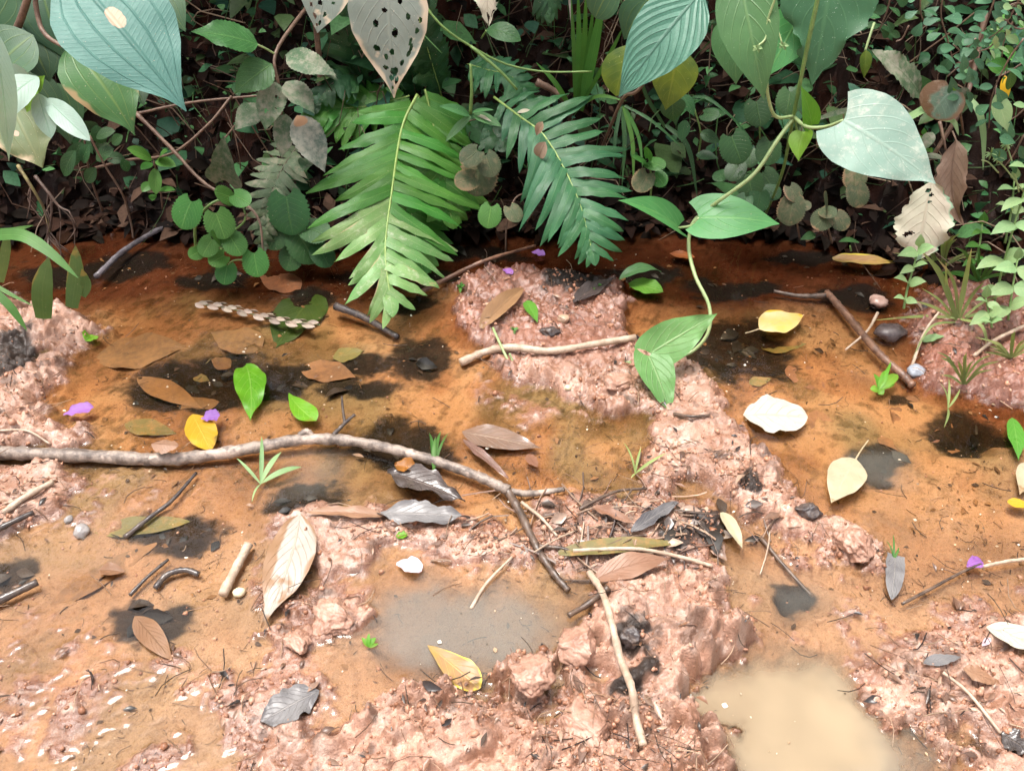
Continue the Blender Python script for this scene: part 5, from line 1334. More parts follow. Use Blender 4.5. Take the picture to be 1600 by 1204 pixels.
# dead leaf litter on the soil
n = 6500
x = rs.uniform(-1.7, 1.7, n); y = ybf(x) + rs.rand(n) ** 1.7 * .62 - .035
pos = np.stack([x, y, np.maximum(hz(x, y), -.004) + rs.uniform(.002, .02, n)], 1)
o = scatter_leaves('leaf_litter', pos, .6, rs.uniform(.018, .065, n), palette(n, [(.020, .010, .007), (.014, .008, .006), (.035, .017, .011), (.009, .007, .006), (.085, .05, .034), (.014, .009, .007), (.011, .008, .006)], 1), attr_mat('dead_leaf_litter', .7, trans=.1, spec=.05), 5)
o['label'] = 'dark dead leaf litter covering the bank soil'
# low dark undergrowth between the plants
n = 5200
x = rs.uniform(-1.7, 1.7, n); y = ybf(x) + .04 + rs.rand(n) * .64
hgt = rs.rand(n) ** 1.5 * .20
pos = np.stack([x, y, hz(x, y) + hgt], 1)
o = scatter_leaves('undergrowth', pos, .9, np.clip(rs.lognormal(-3.6, .62, n), .008, .11), palette(n, [(.02, .065, .025), (.03, .095, .04), (.05, .14, .05), (.025, .075, .045), (.05, .085, .03), (.07, .17, .06)], 2, .45), attr_mat('shaded_undergrowth', .45, trans=.2, spec=.15), 6, aspect=.62)
o['label'] = 'dark tangled undergrowth filling the bank behind the ferns'
# hillside thicket out of view, added to shade the back of the seep
n = 9000
x = rs.uniform(-2.6, 2.6, n); y = rs.uniform(1.72, 3.2, n)
lo = np.maximum(.9 - .268 * y + .16, hz(x, y) * .7 + .05)
z = lo + rs.rand(n) * (.85 - .2 * np.abs(y - 2.2))
pos = np.stack([x, y, z], 1)
dens = fbm(x * 2.2, z * 2.2 + y, 97, 3)
pos = pos[dens > .40]; n = len(pos)
o = scatter_leaves('thicket', pos, .9, rs.uniform(.06, .13, n), palette(n, [(.04, .13, .05), (.05, .16, .06), (.035, .11, .05), (.08, .19, .07)], 3), attr_mat('thicket_leaf', .42, trans=.25), 7, aspect=.55)
o['label'] = 'dense green thicket of leaves out of view up the hillside, added for shade'


def scatter_fibres(name, P0, D, L, rad, cols, mat, seed, bend=.25):
    "many thin bent stalks in one mesh (three-sided, four joints)"
    rs = np.random.RandomState(seed); n = len(P0)
    b = rs.normal(0, bend, (n, 3)) * L[:, None]
    pts = [P0 + D * L[:, None] * t + b * (t * (1 - t) * 2) for t in (0, .33, .67, 1)]
    a = np.cross(D, np.array([.3, .2, .9])); a /= np.linalg.norm(a, axis=1, keepdims=True) + 1e-9; c = np.cross(D, a)
    V = []
    for p in pts:
        for k in range(3):
            th = 2.094 * k
            V.append(p + (a * math.cos(th) + c * math.sin(th)) * rad[:, None])
    V = np.stack(V, 1).reshape(-1, 3)
    q = [(i * 3 + k, i * 3 + (k + 1) % 3, (i + 1) * 3 + (k + 1) % 3, (i + 1) * 3 + k) for i in range(3) for k in range(3)]
    F = (np.arange(n)[:, None, None] * 12 + np.array(q)[None]).reshape(-1, 4)
    o = big_mesh(name, V, F, mat, cols={'Col': np.repeat(cols, 12, 0)})
    o['kind'] = 'stuff'
    return o


n = 1100
x = rs.uniform(-1.6, 1.6, n); y = ybf(x) + .02 + rs.rand(n) * .5
D = np.stack([rs.normal(0, .5, n), rs.normal(-.3, .35, n), rs.normal(.45, .6, n)], 1); D /= np.linalg.norm(D, axis=1, keepdims=True)
o = scatter_fibres('dry_stalks', np.stack([x, y, hz(x, y) + .02], 1), D, rs.uniform(.05, .22, n), rs.uniform(.0006, .0018, n), palette(n, [(.10, .06, .04), (.06, .035, .025), (.20, .14, .10), (.05, .09, .03), (.06, .14, .04), (.30, .22, .15)], 4), attr_mat('dry_stalk', .6), 8)
o['label'] = 'tangle of thin dry stalks and roots on the dark bank'

# ================================================================== THINGS LYING ON THE MUD AND IN THE WATER
def gw(b, t_, w, z=0.0):
    "real width of a lying leaf that measures w pixels across in the photograph"
    d = np.array([t_[0] - b[0], t_[1] - b[1]], float); d /= np.linalg.norm(d); q = np.array([-d[1], d[0]]) * w / 2
    m = ((b[0] + t_[0]) / 2, (b[1] + t_[1]) / 2)
    A = G(m[0] + q[0], m[1] + q[1], z); B = G(m[0] - q[0], m[1] - q[1], z)
    ax = norm(G(*t_, z) - G(*b, z)); v = A - B
    return float(np.linalg.norm(v - ax * np.dot(v, ax)))


def gleaf(name, label, b, t_, w, mat, under=False, cat='leaf', lift=.004, lb=None, lt=None, group=None, stalk=None, depth=None, **kw):
    B = GT(*b, water=not under); T_ = GT(*t_, water=not under)
    W = gw(b, t_, w, (B[2] + T_[2]) / 2)
    B = B + np.array([0, 0, lb if lb is not None else lift]); T_ = T_ + np.array([0, 0, lt if lt is not None else lift])
    kw.setdefault('nu', 20); kw.setdefault('nv', 10); kw.setdefault('wave', .05); kw.setdefault('arch', .03)
    rr = random.Random(int(b[0] * 7 + b[1]))
    nrm = np.array([rr.uniform(-.12, .12), rr.uniform(-.15, .05), 1.0])
    if under:
        kw['arch'] = .01; nrm = np.array([0, 0, 1.0])
    o = leaf(name, B, T_, W, mat, None, normal=nrm, drape=not under, water=not under, lift=.0012, seed=abs(int(b[0] + b[1])), **kw)
    tag(o, label, cat, group)
    if stalk is not None:
        Q = [GT(a, c, water=not under) + np.array([0, 0, .004]) for a, c in stalk]
        Q = [B] + Q
        tube('stalk', Q, .0014, .0010, bark_mat('leaf_stalk', (.45, .36, .22, 1), (.34, .26, .15, 1)), o, sides=5)
    return o


L_ = lambda n, a, b=None, v=None, **k: leaf_mat(n, a + (1,), (b + (1,)) if b else None, (v + (1,)) if v else None, **k)
lm_lime = L_('lime_fallen_leaf', (.20, .44, .03), (.15, .37, .025), (.34, .54, .14), veinamt=.5, nv=6, rough=.3, trans=.25, jitter=.05, dust=.08, dustc=(.25, .2, .06, 1), brown=.1, brownc=(.2, .2, .03, 1))
lm_yel = L_('yellow_fallen_leaf', (.60, .40, .02), (.46, .30, .02), (.62, .46, .08), veinamt=.4, nv=6, rough=.35, trans=.15, jitter=.05, brown=.3, brownc=(.16, .11, .02, 1), dust=.12, dustc=(.2, .12, .03, 1))
lm_yel2 = L_('yellow_cream_fallen_leaf', (.64, .53, .30), (.62, .42, .08), (.48, .36, .16), veinamt=.4, nv=6, rough=.4, trans=.12, jitter=.04, brown=.25, brownc=(.70, .42, .03, 1), dust=.1, dustc=(.35, .25, .14, 1))
lm_white = L_('bleached_fallen_leaf', (.48, .44, .36), (.42, .385, .31), (.34, .29, .20), veinamt=.4, nv=6, rough=.45, trans=.1, jitter=.03, bump=.6, dust=.22, dustc=(.36, .24, .16, 1))
lm_cream = L_('cream_fallen_leaf', (.42, .37, .25), (.38, .32, .20), (.52, .44, .25), veinamt=.4, nv=6, rough=.4, trans=.12, jitter=.04, dust=.3, dustc=(.30, .20, .11, 1), brown=.2, brownc=(.26, .17, .07, 1))
lm_brown = L_('brown_fallen_leaf', (.27, .145, .075), (.20, .10, .05), (.13, .065, .03), veinamt=.5, nv=9, rough=.4, trans=.06, jitter=.15, bump=.5)
lm_tan = L_('tan_fallen_leaf', (.30, .185, .11), (.24, .13, .07), (.2, .1, .05), veinamt=.4, nv=9, rough=.4, trans=.06, jitter=.12, bump=.5)
lm_black = L_('rotten_black_leaf', (.045, .036, .034), (.10, .075, .065), (.16, .12, .10), veinamt=.5, nv=9, rough=.22, trans=.02, jitter=.2, bump=.7, spec=.7)
lm_film = L_('wet_brown_leaf_film', (.22, .125, .085), (.14, .085, .06), (.36, .25, .18), veinamt=.6, nv=7, rough=.18, trans=.02, jitter=.1, bump=.6, spec=.7)
lm_grey = L_('grey_silvery_leaf', (.20, .19, .185), (.06, .055, .06), (.36, .33, .3), veinamt=.4, nv=8, rough=.3, trans=.02, jitter=.1, bump=.6)
lm_sunk = L_('sunken_silted_leaf', (.20, .10, .046), (.16, .08, .038), (.11, .055, .025), veinamt=.3, nv=9, rough=.7, trans=.02, jitter=.12, dust=.85, dustc=(.29, .14, .06, 1))
lm_sunkg = L_('sunken_green_leaf', (.045, .10, .012), (.03, .075, .012), (.08, .14, .03), veinamt=.4, nv=8, rough=.5, trans=.02, jitter=.1, dust=.35, dustc=(.16, .12, .03, 1))
lm_sunko = L_('sunken_olive_leaf', (.17, .15, .045), (.12, .10, .035), (.2, .17, .07), veinamt=.4, nv=8, rough=.5, trans=.02, jitter=.2, dust=.55, dustc=(.36, .19, .06, 1))
lm_bigw = L_('white_leaf_brown_foot', (.40, .365, .31), (.35, .31, .26), (.36, .28, .18), veinamt=.4, nv=9, rough=.42, trans=.05, jitter=.03, brown=.62, brownc=(.25, .15, .075, 1), bump=.6)
lm_yb = L_('half_yellow_leaf', (.30, .175, .08), (.36, .28, .04), (.5, .38, .1), veinamt=.4, nv=6, rough=.35, trans=.05, jitter=.03, brown=.2, brownc=(.55, .46, .05, 1))
lm_pet = L_('purple_petal', (.34, .15, .46), (.28, .11, .42), (.44, .27, .56), veinamt=.4, par=True, rough=.45, trans=.3, jitter=.12)
lm_petw = L_('pale_pink_petal', (.80, .66, .74), (.76, .60, .70), (.8, .7, .76), veinamt=.3, par=True, rough=.45, trans=.3, jitter=.03)
lm_or = L_('orange_fallen_leaf', (.26, .085, .02), (.19, .06, .015), None, rough=.35, trans=.1, jitter=.08)
lm_green = L_('green_fallen_leaf', (.11, .30, .05), (.09, .25, .04), (.22, .40, .12), veinamt=.5, nv=7, rough=.3, trans=.2, jitter=.1)

# ---- floating and lying leaves one can point at
gleaf('fallen_leaf', 'wide lime-green leaf floating on the dark pool at left', (385, 573), (392, 660), 52, lm_lime, prof='ovate', lift=.004, fold=.12, arch=.06, wave=.12, sweep=.04, nu=26, nv=14)
gleaf('fallen_leaf', 'narrow green leaf beside the lime-green leaf on the pool', (452, 617), (494, 660), 32, lm_lime, prof='obov', lift=.004, fold=.15, sweep=-.05)
gleaf('fallen_leaf', 'yellow leaf floating above the long stick at left', (302, 650), (330, 706), 50, lm_yel, prof='ellip', lift=.003, fold=.06)
gleaf('fallen_leaf', 'cream and yellow leaf with a stalk lying in the right channel', (1185, 518), (1254, 497), 36, lm_yel2, prof='ovate', lift=.006, fold=.12, stalk=[(1172, 521), (1164, 523)], nu=24, nv=12)
gleaf('fallen_leaf', 'broad bleached white leaf on the right edge of the mud ridge', (1160, 652), (1261, 656), 54, lm_white, prof='ellip', lift=.005, fold=.08, wave=.08, nu=24, nv=12, rag=.12)
gleaf('fallen_leaf', 'cream leaf with a long stalk reaching over the blue-grey pool', (1335, 722), (1297, 790), 62, lm_cream, prof='ovate', lift=.006, fold=.10, wave=.06, stalk=[(1345, 705), (1356, 690)], nu=24, nv=12)
gleaf('fallen_leaf', 'big dead leaf, white above and brown at its tip, lower left', (470, 808), (410, 985), 74, lm_bigw, prof='acumin', lift=.006, fold=.12, arch=.05, wave=.06, sweep=.06, nu=36, nv=16)
gleaf('fallen_leaf', 'yellow-tipped brown leaf half sunk at the edge of the grey puddle', (668, 1010), (750, 1078), 46, lm_yb, prof='obov', lift=.004, fold=.10, nu=24, nv=12)
gleaf('fallen_leaf', 'cream leaf cut by the right edge of the frame, lower right', (1536, 988), (1640, 1030), 36, lm_white, prof='acumin', lift=.012, fold=.2)
gleaf('fallen_leaf', 'green leaf at the right edge beside the dark pool', (1580, 655), (1590, 722), 28, lm_green, prof='acumin', lift=.004, fold=.1)
gleaf('fallen_leaf', 'cream leaf cut by the right edge above the orange water', (1606, 725), (1592, 775), 34, lm_cream, prof='ovate', lift=.004)
gleaf('fallen_leaf', 'small yellow-green leaf floating at the right edge', (1572, 787), (1612, 792), 14, lm_yel, prof='ovate', lift=.003)
gleaf('fallen_leaf', 'rolled brown leaf lying on mud below the gap between the ferns', (752, 520), (818, 456), 26, lm_brown, prof='lance', lift=.010, fold=.45, arch=.06, twist=20)
gleaf('fallen_leaf', 'small green leaf, twisted, on mud right of the rolled brown leaf', (822, 474), (840, 508), 18, lm_green, prof='ovate', lift=.006, fold=.3)
gleaf('fallen_leaf', 'glossy green leaf at the water edge under the deep green fern', (982, 446), (1036, 460), 22, lm_green, prof='ellip', lift=.006, fold=.12)
gleaf('fallen_leaf', 'pale green leaf curled over its glossy neighbour under the fern', (966, 446), (1032, 434), 14, vine_d, prof='acumin', lift=.014, arch=.18, fold=.2)
gleaf('fallen_leaf', 'narrow cream leaf standing on edge near the dark rotten patch', (1126, 806), (1158, 862), 20, lm_cream, prof='lance', lift=.008, fold=.3, arch=.06)
gleaf('fallen_leaf', 'large black rotten leaf curled against the long stick', (606, 744), (728, 790), 44, lm_black, prof='acumin', lift=.008, fold=.45, wave=.22, arch=.05, nu=28, nv=14, rag=.3)
gleaf('fallen_leaf', 'wet silvery leaf lying below the black rotten leaf', (590, 806), (735, 812), 40, lm_grey, prof='acumin', lift=.005, fold=.22, wave=.20, nu=28, nv=12, rag=.35)
gleaf('fallen_leaf', 'long tan curled leaf strip left of the silvery leaf', (600, 812), (478, 806), 20, lm_tan, prof='lance', lift=.008, fold=.4, wave=.12, rag=.2)
gleaf('fallen_leaf', 'dark veined leaf plastered flat on orange water right of centre', (722, 676), (845, 702), 34, lm_film, prof='ovate', lift=.0015, fold=.05, wave=.04, nu=26, nv=12)
gleaf('fallen_leaf', 'brown strip leaf slanting below the veined leaf', (724, 690), (796, 752), 14, lm_film, prof='lance', lift=.004, fold=.2, wave=.1, rag=.2)
gleaf('fallen_leaf', 'mauve-brown leaf propped on mud at the lower end of the stick', (925, 918), (1045, 884), 38, lm_tan, prof='acumin', lift=.016, fold=.15, arch=.10, wave=.06, nu=24, nv=10)
gleaf('fallen_leaf', 'olive-tan long leaf under the thin twig in the debris', (872, 868), (1060, 852), 26, lm_sunko, prof='lance', lift=.006, fold=.15, wave=.06)
gleaf('fallen_leaf', 'black and white wet leaf stuck in the mud at bottom left', (500, 1082), (408, 1132), 56, lm_grey, prof='ellip', lift=.005, fold=.15, wave=.14, rag=.25, nu=26, nv=12)
gleaf('fallen_leaf', 'grey square leaf scrap with a black edge in the right water', (1398, 870), (1392, 940), 32, lm_grey, prof='pinna', lift=.004, fold=.1, rag=.1)
gleaf('fallen_leaf', 'brown leaf half sunk over the small dark pool, lower left', (212, 965), (272, 1035), 40, lm_brown, under=False, prof='ovate', lift=.002, fold=.1, wave=.06)
gleaf('fallen_leaf', 'orange leaf floating on the dark water behind the vine', (1046, 398), (1085, 404), 10, lm_or, prof='ellip', lift=.003)
gleaf('fallen_leaf', 'long ochre leaf edge lying at the foot of the right bank', (1300, 408), (1400, 414), 16, lm_yb, prof='lance', lift=.005, fold=.3, sweep=-.06)
gleaf('fallen_leaf', 'pale green leaf beside the pale grass on the right mud', (1438, 536), (1474, 530), 14, herb_p, prof='ovate', lift=.006)
gleaf('fallen_leaf', 'mauve dead leaf lying on mud below the deep green fern tip', (895, 478), (958, 440), 22, lm_black, prof='acumin', lift=.008, fold=.3, wave=.1)
gleaf('fallen_leaf', 'small red-brown leaf scrap on orange water right of the veined leaf', (824, 712), (840, 732), 18, lm_brown, prof='ovate', lift=.002, rag=.3)
gleaf('fallen_leaf', 'small rust leaf curl above the black rotten leaf', (618, 735), (660, 745), 22, lm_or, prof='ovate', lift=.012, fold=.5, wave=.2)
gleaf('fallen_leaf', 'dark little leaf curl floating on the lower left water', (156, 892), (198, 896), 20, lm_brown, prof='ovate', lift=.003, fold=.4)
gleaf('fallen_leaf', 'tiny green leaf on mud above the left orange shallows', (134, 535), (154, 527), 13, lm_lime, prof='ellip', lift=.003)
gleaf('fallen_leaf', 'tiny lime-green scrap on mud below the silvery leaf', (619, 839), (638, 837), 12, lm_lime, prof='ellip', lift=.003)
gleaf('fallen_leaf', 'tan leaf scrap across the long stick at left', (246, 718), (288, 722), 26, lm_tan, prof='ellip', lift=.030, lb=.034, lt=.034, fold=-.3, rag=.3)
gleaf('fallen_leaf', 'brown leaf scrap stuck in mud at the far right bottom', (1500, 1050), (1560, 1075), 22, lm_tan, prof='ovate', lift=.008, rag=.3, wave=.15)
gleaf('fallen_leaf', 'grey leaf scrap stuck in mud on the right bottom bank', (1440, 1040), (1500, 1030), 20, lm_grey, prof='ovate', lift=.006, rag=.3)
gleaf('fallen_leaf', 'blackened leaf at the far right bottom corner', (1560, 1150), (1610, 1180), 34, lm_black, prof='ovate', lift=.006, rag=.2, wave=.2)
gleaf('fallen_leaf', 'grey leaf shred in the debris left of the rotten patch', (985, 838), (1060, 790), 22, lm_grey, prof='lance', lift=.010, wave=.2, rag=.3, fold=.4)
gleaf('fallen_leaf', 'pale shred bent over the debris near the rotten patch', (925, 800), (990, 828), 14, lm_tan, prof='lance', lift=.012, wave=.2, fold=.5)

# ---- petals
for (lb, b, t_, w, m) in [('long purple petal on mud at the far left', (101, 652), (148, 640), 18, lm_pet), ('crumpled purple petal resting on the yellow leaf', (317, 662), (346, 656), 20, lm_pet), ('purple petal on the dark water under the deep green fern', (830, 397), (851, 402), 10, lm_pet),
                          ('small deep purple petal on mud between the ferns', (786, 424), (800, 432), 12, lm_pet), ('crumpled purple petal on the lower right water', (1508, 888), (1532, 880), 26, lm_pet), ('round pale pink petal floating above the grey puddle', (620, 884), (660, 892), 30, lm_petw),
                          ('faded lilac petal by the lower right cream leaf', (1532, 1012), (1545, 1000), 14, lm_petw)]:
    gleaf('petal', lb, b, t_, w * .8, m, cat='petal', prof='petal', lift=.005 if 'yellow' not in lb else .010, fold=.25, arch=.08, wave=.14, nu=14, nv=8)

# ---- sunken leaves
for (lb, b, t_, w, m, pf) in [('large dark green leaf sunk under the twisted flower spike', (492, 458), (430, 545), 70, lm_sunkg, 'ovate'), ('silted brown leaf sunk along the near edge of the black pool', (214, 590), (318, 640), 34, lm_sunk, 'acumin'),
                              ('tan leaf sunk between black pool and yellow leaf', (282, 640), (345, 628), 28, lm_sunk, 'ovate'), ('olive leaf sunk left of the yellow leaf', (195, 662), (276, 678), 28, lm_sunko, 'ovate'),
                              ('broad silted leaf sunk above the black pool', (410, 545), (330, 520), 46, lm_sunk, 'ovate'), ('long brown leaf sunk left of the black pool rim', (150, 560), (300, 540), 52, lm_sunk, 'acumin'),
                              ('small green leaf standing out of the black pool', (318, 570), (332, 540), 16, lm_sunko, 'ovate'), ('small olive leaf scrap in the black pool', (302, 588), (328, 596), 14, lm_sunko, 'ovate'),
                              ('rust leaf sunk in the black pool behind the lime leaf', (360, 575), (330, 560), 24, lm_sunk, 'ovate'), ('silted leaf sunk right of the lime-green leaf', (470, 575), (560, 590), 36, lm_sunk, 'acumin'),
                              ('ochre leaf sunk among the dark stains left of the mud ridge', (520, 560), (570, 548), 22, lm_sunko, 'ovate'), ('brown leaf sunk below the narrow green leaf', (455, 700), (492, 660), 30, lm_brown, 'ovate'),
                              ('silted leaf sunk in the right channel above the white leaf', (1232, 570), (1300, 622), 38, lm_sunk, 'ovate'), ('olive leaf sunk in the dark part of the right channel', (1170, 600), (1205, 592), 16, lm_sunko, 'ovate'),
                              ('long silted leaf sunk right of the white leaf', (1275, 640), (1292, 700), 36, lm_sunk, 'ovate'), ('broad tan leaf sunk near the seedling in the right channel', (1390, 640), (1472, 672), 60, lm_sunk, 'ovate'),
                              ('long tan leaf sunk right of the blue-grey pool', (1372, 690), (1500, 705), 30, lm_sunk, 'lance'), ('grey-brown leaf at the surface under the cream and yellow leaf', (1190, 545), (1260, 538), 22, lm_sunko, 'ovate'),
                              ('wide rusty leaf sunk behind the twisted flower spike', (470, 452), (405, 432), 34, lm_sunk, 'ovate'), ('long orange leaf sunk in the lower left shallows', (80, 948), (250, 846), 32, lm_sunk, 'lance'), ('pale silted leaf sunk behind the short cut twig', (150, 830), (300, 815), 30, lm_sunko, 'lance')]:
    gleaf('sunken_leaf', lb, b, t_, w, m, under=True, prof=pf, lift=.0008, fold=.06, wave=.05, nu=16, nv=8)

# ---- sticks
bk_grey = bark_mat('grey_bark', (.30, .235, .19, 1), (.10, .075, .062, 1), scale=55, bump=1.0, patch=(.42, .32, .26, 1), rough=.5)
bk_dark = bark_mat('dark_wet_bark', (.13, .085, .06, 1), (.05, .033, .025, 1), rough=.3, bump=.6)
bk_pale = bark_mat('pale_bark', (.50, .38, .28, 1), (.34, .24, .17, 1), rough=.5, bump=.5)
bk_wet = bark_mat('wet_black_twig', (.05, .04, .038, 1), (.10, .075, .06, 1), rough=.16, bump=.4)


def stick(name, label, parts, cat='stick'):
    "parts = (part name, points (px, py, lift), start width px, end width px, material)"
    root = None
    for k, (pn, pts, w0, w1, m) in enumerate(parts):
        Q = []
        for q in pts:
            g = GT(q[0], q[1]); mp = mpp(g); rad = (w0 + w1) / 4 * mp
            Q.append(g + np.array([0, 0, rad * .6 + (q[2] if len(q) > 2 else 0)]))
        mp = mpp(Q[len(Q) // 2])
        if root is None and len(parts) == 1:
            o = tube(name, Q, w0 / 2 * mp, w1 / 2 * mp, m, None, n=max(10, 9 * (len(Q) - 1)), sides=8, knob=.22, seed=abs(int(pts[0][0])))
            return tag(o, label, cat)
        if root is None:
            root = thing(name, label, cat, Q[0])
        tube(pn, Q, w0 / 2 * mp, w1 / 2 * mp, m, root, n=max(10, 12 * (len(Q) - 1)), sides=10, knob=.26, seed=abs(int(pts[0][0])))
    return root


stick('long_stick', 'long forked grey stick lying across the seep from the left edge', [
    ('branch', [(-60, 708, .003), (0, 713, .003), (130, 717, .002), (250, 723, .002), (330, 717, .003), (400, 706, .004), (480, 694, .005), (560, 698, .005), (650, 718, .004), (730, 744, .004), (795, 772, .003)], 23, 15, bk_grey),
    ('lower_fork', [(792, 770, .004), (812, 804, .004), (835, 852, .003), (860, 892, .002), (888, 925, .001)], 15, 9, bk_dark),
    ('side_fork', [(790, 772, .004), (830, 775, .003), (882, 768, .003)], 12, 8, bk_grey),
    ('side_twig', [(842, 858, .006), (880, 862, .006), (900, 870, .004)], 7, 4, bk_dark),
    ('knot', [(470, 692, .012), (482, 688, .016), (492, 693, .012)], 12, 9, bk_grey)])
stick('fallen_twig', 'pale straight twig lying on mud beside the vine leaves', [('twig', [(720, 571, .003), (760, 556, .006), (800, 550, .006), (860, 555, .006), (920, 546, .006), (992, 534, .006)], 13, 11, bk_pale)])
stick('fallen_twig', 'pale crooked twig running down the near mud to the bottom', [('twig', [(920, 905, .012), (940, 935, .010), (955, 985, .010), (968, 1040, .012), (985, 1085, .012), (992, 1130, .010), (1004, 1170, .006)], 12, 13, bk_pale)])
stick('fallen_root', 'thick brown root slanting down the right bank to the water', [('root', [(1290, 462, .004), (1322, 500, .006), (1350, 535, .006), (1378, 565, .005), (1408, 590, .003), (1425, 606, .001)], 12, 12, bark_mat('red_brown_bark', (.20, .105, .065, 1), (.09, .045, .03, 1), rough=.4)), ('side_root', [(1292, 466, .004), (1250, 466, .003), (1208, 458, .002)], 9, 5, bk_dark),
                                                                                  ('side_twig', [(1368, 498, .012), (1352, 525, .010), (1320, 550, .004)], 5, 3, bk_pale)])
stick('fallen_twig', 'reddish twig slanting up behind the tip of the bright fern', [('twig', [(655, 462, .004), (700, 440, .006), (760, 412, .006), (836, 388, .004)], 8, 5, bark_mat('red_brown_bark', (.2, .1, .06, 1), (.09, .045, .03, 1)))])
stick('sunken_twig', 'dark waterlogged twig sloping under the bright fern tip', [('twig', [(525, 482, .002), (570, 500, .002), (622, 528, -.002)], 13, 9, bk_wet)])
stick('fallen_twig', 'short cut twig with a pale end beside the white pebble', [('twig', [(350, 934, .004), (368, 898, .004), (390, 856, .004)], 15, 14, bk_pale)])
stick('fallen_twig', 'dark bluish twig leaning out of the back water at left', [('twig', [(152, 436, .003), (195, 400, .008), (245, 370, .010), (265, 362, .006)], 9, 8, bark_mat('blue_grey_twig', (.16, .14, .15, 1), (.07, .06, .065, 1), rough=.25))])
stick('fallen_twig', 'tan straight twig on mud under the left end of the long stick', [('twig', [(8, 806, .004), (45, 780, .005), (86, 758, .005)], 11, 9, bk_pale)])
stick('fallen_twig', 'wet black twig with white glints at the left edge', [('twig', [(-30, 848, .003), (10, 826, .004), (55, 804, .003)], 12, 8, bk_wet)])
stick('fallen_twig', 'wet black twig at the left edge near the round dark hole', [('twig', [(-20, 952, .003), (20, 935, .005), (62, 914, .004)], 16, 11, bk_wet)])
stick('fallen_twig', 'thin wet twig slanting up to the long stick at lower left', [('twig', [(196, 842, .002), (240, 808, .003), (270, 785, .003), (308, 742, .003)], 8, 5, bk_wet)])
stick('fallen_twig', 'thin wet twig left of the short cut twig', [('twig', [(204, 932, .002), (232, 904, .003), (264, 876, .002)], 6, 5, bk_wet)])
stick('fallen_twig', 'short glinting curved twig in the lower left shallows', [('twig', [(244, 922, .002), (262, 902, .003), (290, 894, .003), (312, 900, .002)], 10, 10, bk_wet)])
stick('fallen_twig', 'pale bowed twig arching over the debris near the rotten patch', [('twig', [(895, 866, .006), (940, 866, .010), (1000, 868, .012), (1060, 878, .010), (1112, 888, .004)], 7, 6, bk_pale)])
stick('fallen_twig', 'split black twig stub at the mud edge above the grey puddle', [('twig', [(888, 966, .004), (920, 948, .006), (950, 925, .008)], 9, 12, bk_dark)])
stick('fallen_twig', 'thin tan twig dipping into the grey puddle', [('twig', [(736, 952, .001), (760, 915, .004), (800, 875, .006)], 6, 4, bk_pale)])
stick('fallen_twig', 'forked dark sprig standing by the black pool above the long stick', [('twig', [(515, 690, .004), (540, 668, .008), (555, 655, .008)], 7, 5, bk_wet), ('side_twig', [(540, 668, .008), (537, 645, .012), (536, 630, .014)], 5, 3, bk_wet)])
stick('fallen_twig', 'dark thin twig across the shallow water beside the purple petal', [('twig', [(1408, 946, .003), (1450, 925, .005), (1500, 898, .005), (1530, 886, .006)], 5, 4, bk_dark)])
stick('fallen_twig', 'pale stalk leading off the right edge past the purple petal', [('twig', [(1528, 890, .004), (1570, 882, .006), (1640, 874, .006)], 5, 6, bk_pale)])
stick('sunken_twig', 'long dark twig sunk beside the blue-green patch, lower right', [('twig', [(1188, 842, .002), (1225, 885, 0), (1270, 930, -.004)], 7, 5, bk_dark)])
stick('fallen_twig', 'thin twig on the muddy right bank near the bottom', [('twig', [(1470, 1055, .006), (1510, 1090, .008), (1560, 1150, .006)], 6, 5, bk_pale)])
stick('fallen_twig', 'slim brown twig on mud beside the mossy blue patch', [('twig', [(1052, 650, .004), (1080, 655, .005), (1108, 652, .004)], 5, 4, bk_dark)])
stick('fallen_twig', 'curved pale rootlet on mud at the far left above the long stick', [('twig', [(0, 676, .004), (45, 678, .006), (80, 697, .004)], 4, 3, bk_pale)])
stick('fallen_twig', 'slim tan stalk in the debris under the side fork', [('twig', [(815, 790, .006), (845, 815, .008), (870, 842, .006)], 6, 4, bk_pale)])
stick('fallen_twig', 'thin dark stalk crossing the debris towards the rotten patch', [('twig', [(905, 800, .006), (960, 775, .008), (1010, 768, .006)], 6, 4, bk_dark)])
stick('fallen_twig', 'bent reddish stalk on the pale grass mud at right', [('twig', [(1422, 580, .004), (1440, 530, .012), (1462, 500, .016)], 5, 4, bk_pale)])
stick('fallen_twig', 'pale straw lying across the right mud to the frame edge', [('twig', [(1520, 560, .004), (1550, 540, .010), (1600, 518, .014)], 6, 6, bk_pale)])

# ---- twisted flower spike
tf = thing('twisted_flower_spike', 'pale rope-like twisted flower spike floating left of the bright fern', 'flower spike', GT(305, 474))
A = [G(x, y, .006) for x, y in ((305, 474), (350, 480), (400, 492), (450, 503), (500, 507))]
path = spline(A, 48); tube('stalk', A, .0012, .001, stem_pale, tf, n=20, sides=5)
Tg = np.gradient(path, axis=0)
spk_m = L_('dry_flower_scale', (.36, .29, .23), (.28, .21, .16), None, rough=.5, trans=.1, jitter=.3, dust=.3, dustc=(.14, .10, .08, 1))
for k in range(44):
    p = path[k]; T_ = norm(Tg[k]); sd_ = norm(np.cross(T_, (0, 0, 1)))
    ph = k * 1.05
    off = sd_ * math.cos(ph) * .006 + np.array([0, 0, 1]) * math.sin(ph) * .004
    leaf('scale', p + off * .2, p + off + T_ * .024 + sd_ * math.cos(ph + 1) * .005, .0105, spk_m, tf, prof='ellip', nu=5, nv=4, fold=.4, normal=(math.cos(ph) * sd_[0], math.cos(ph) * sd_[1], 1.0))

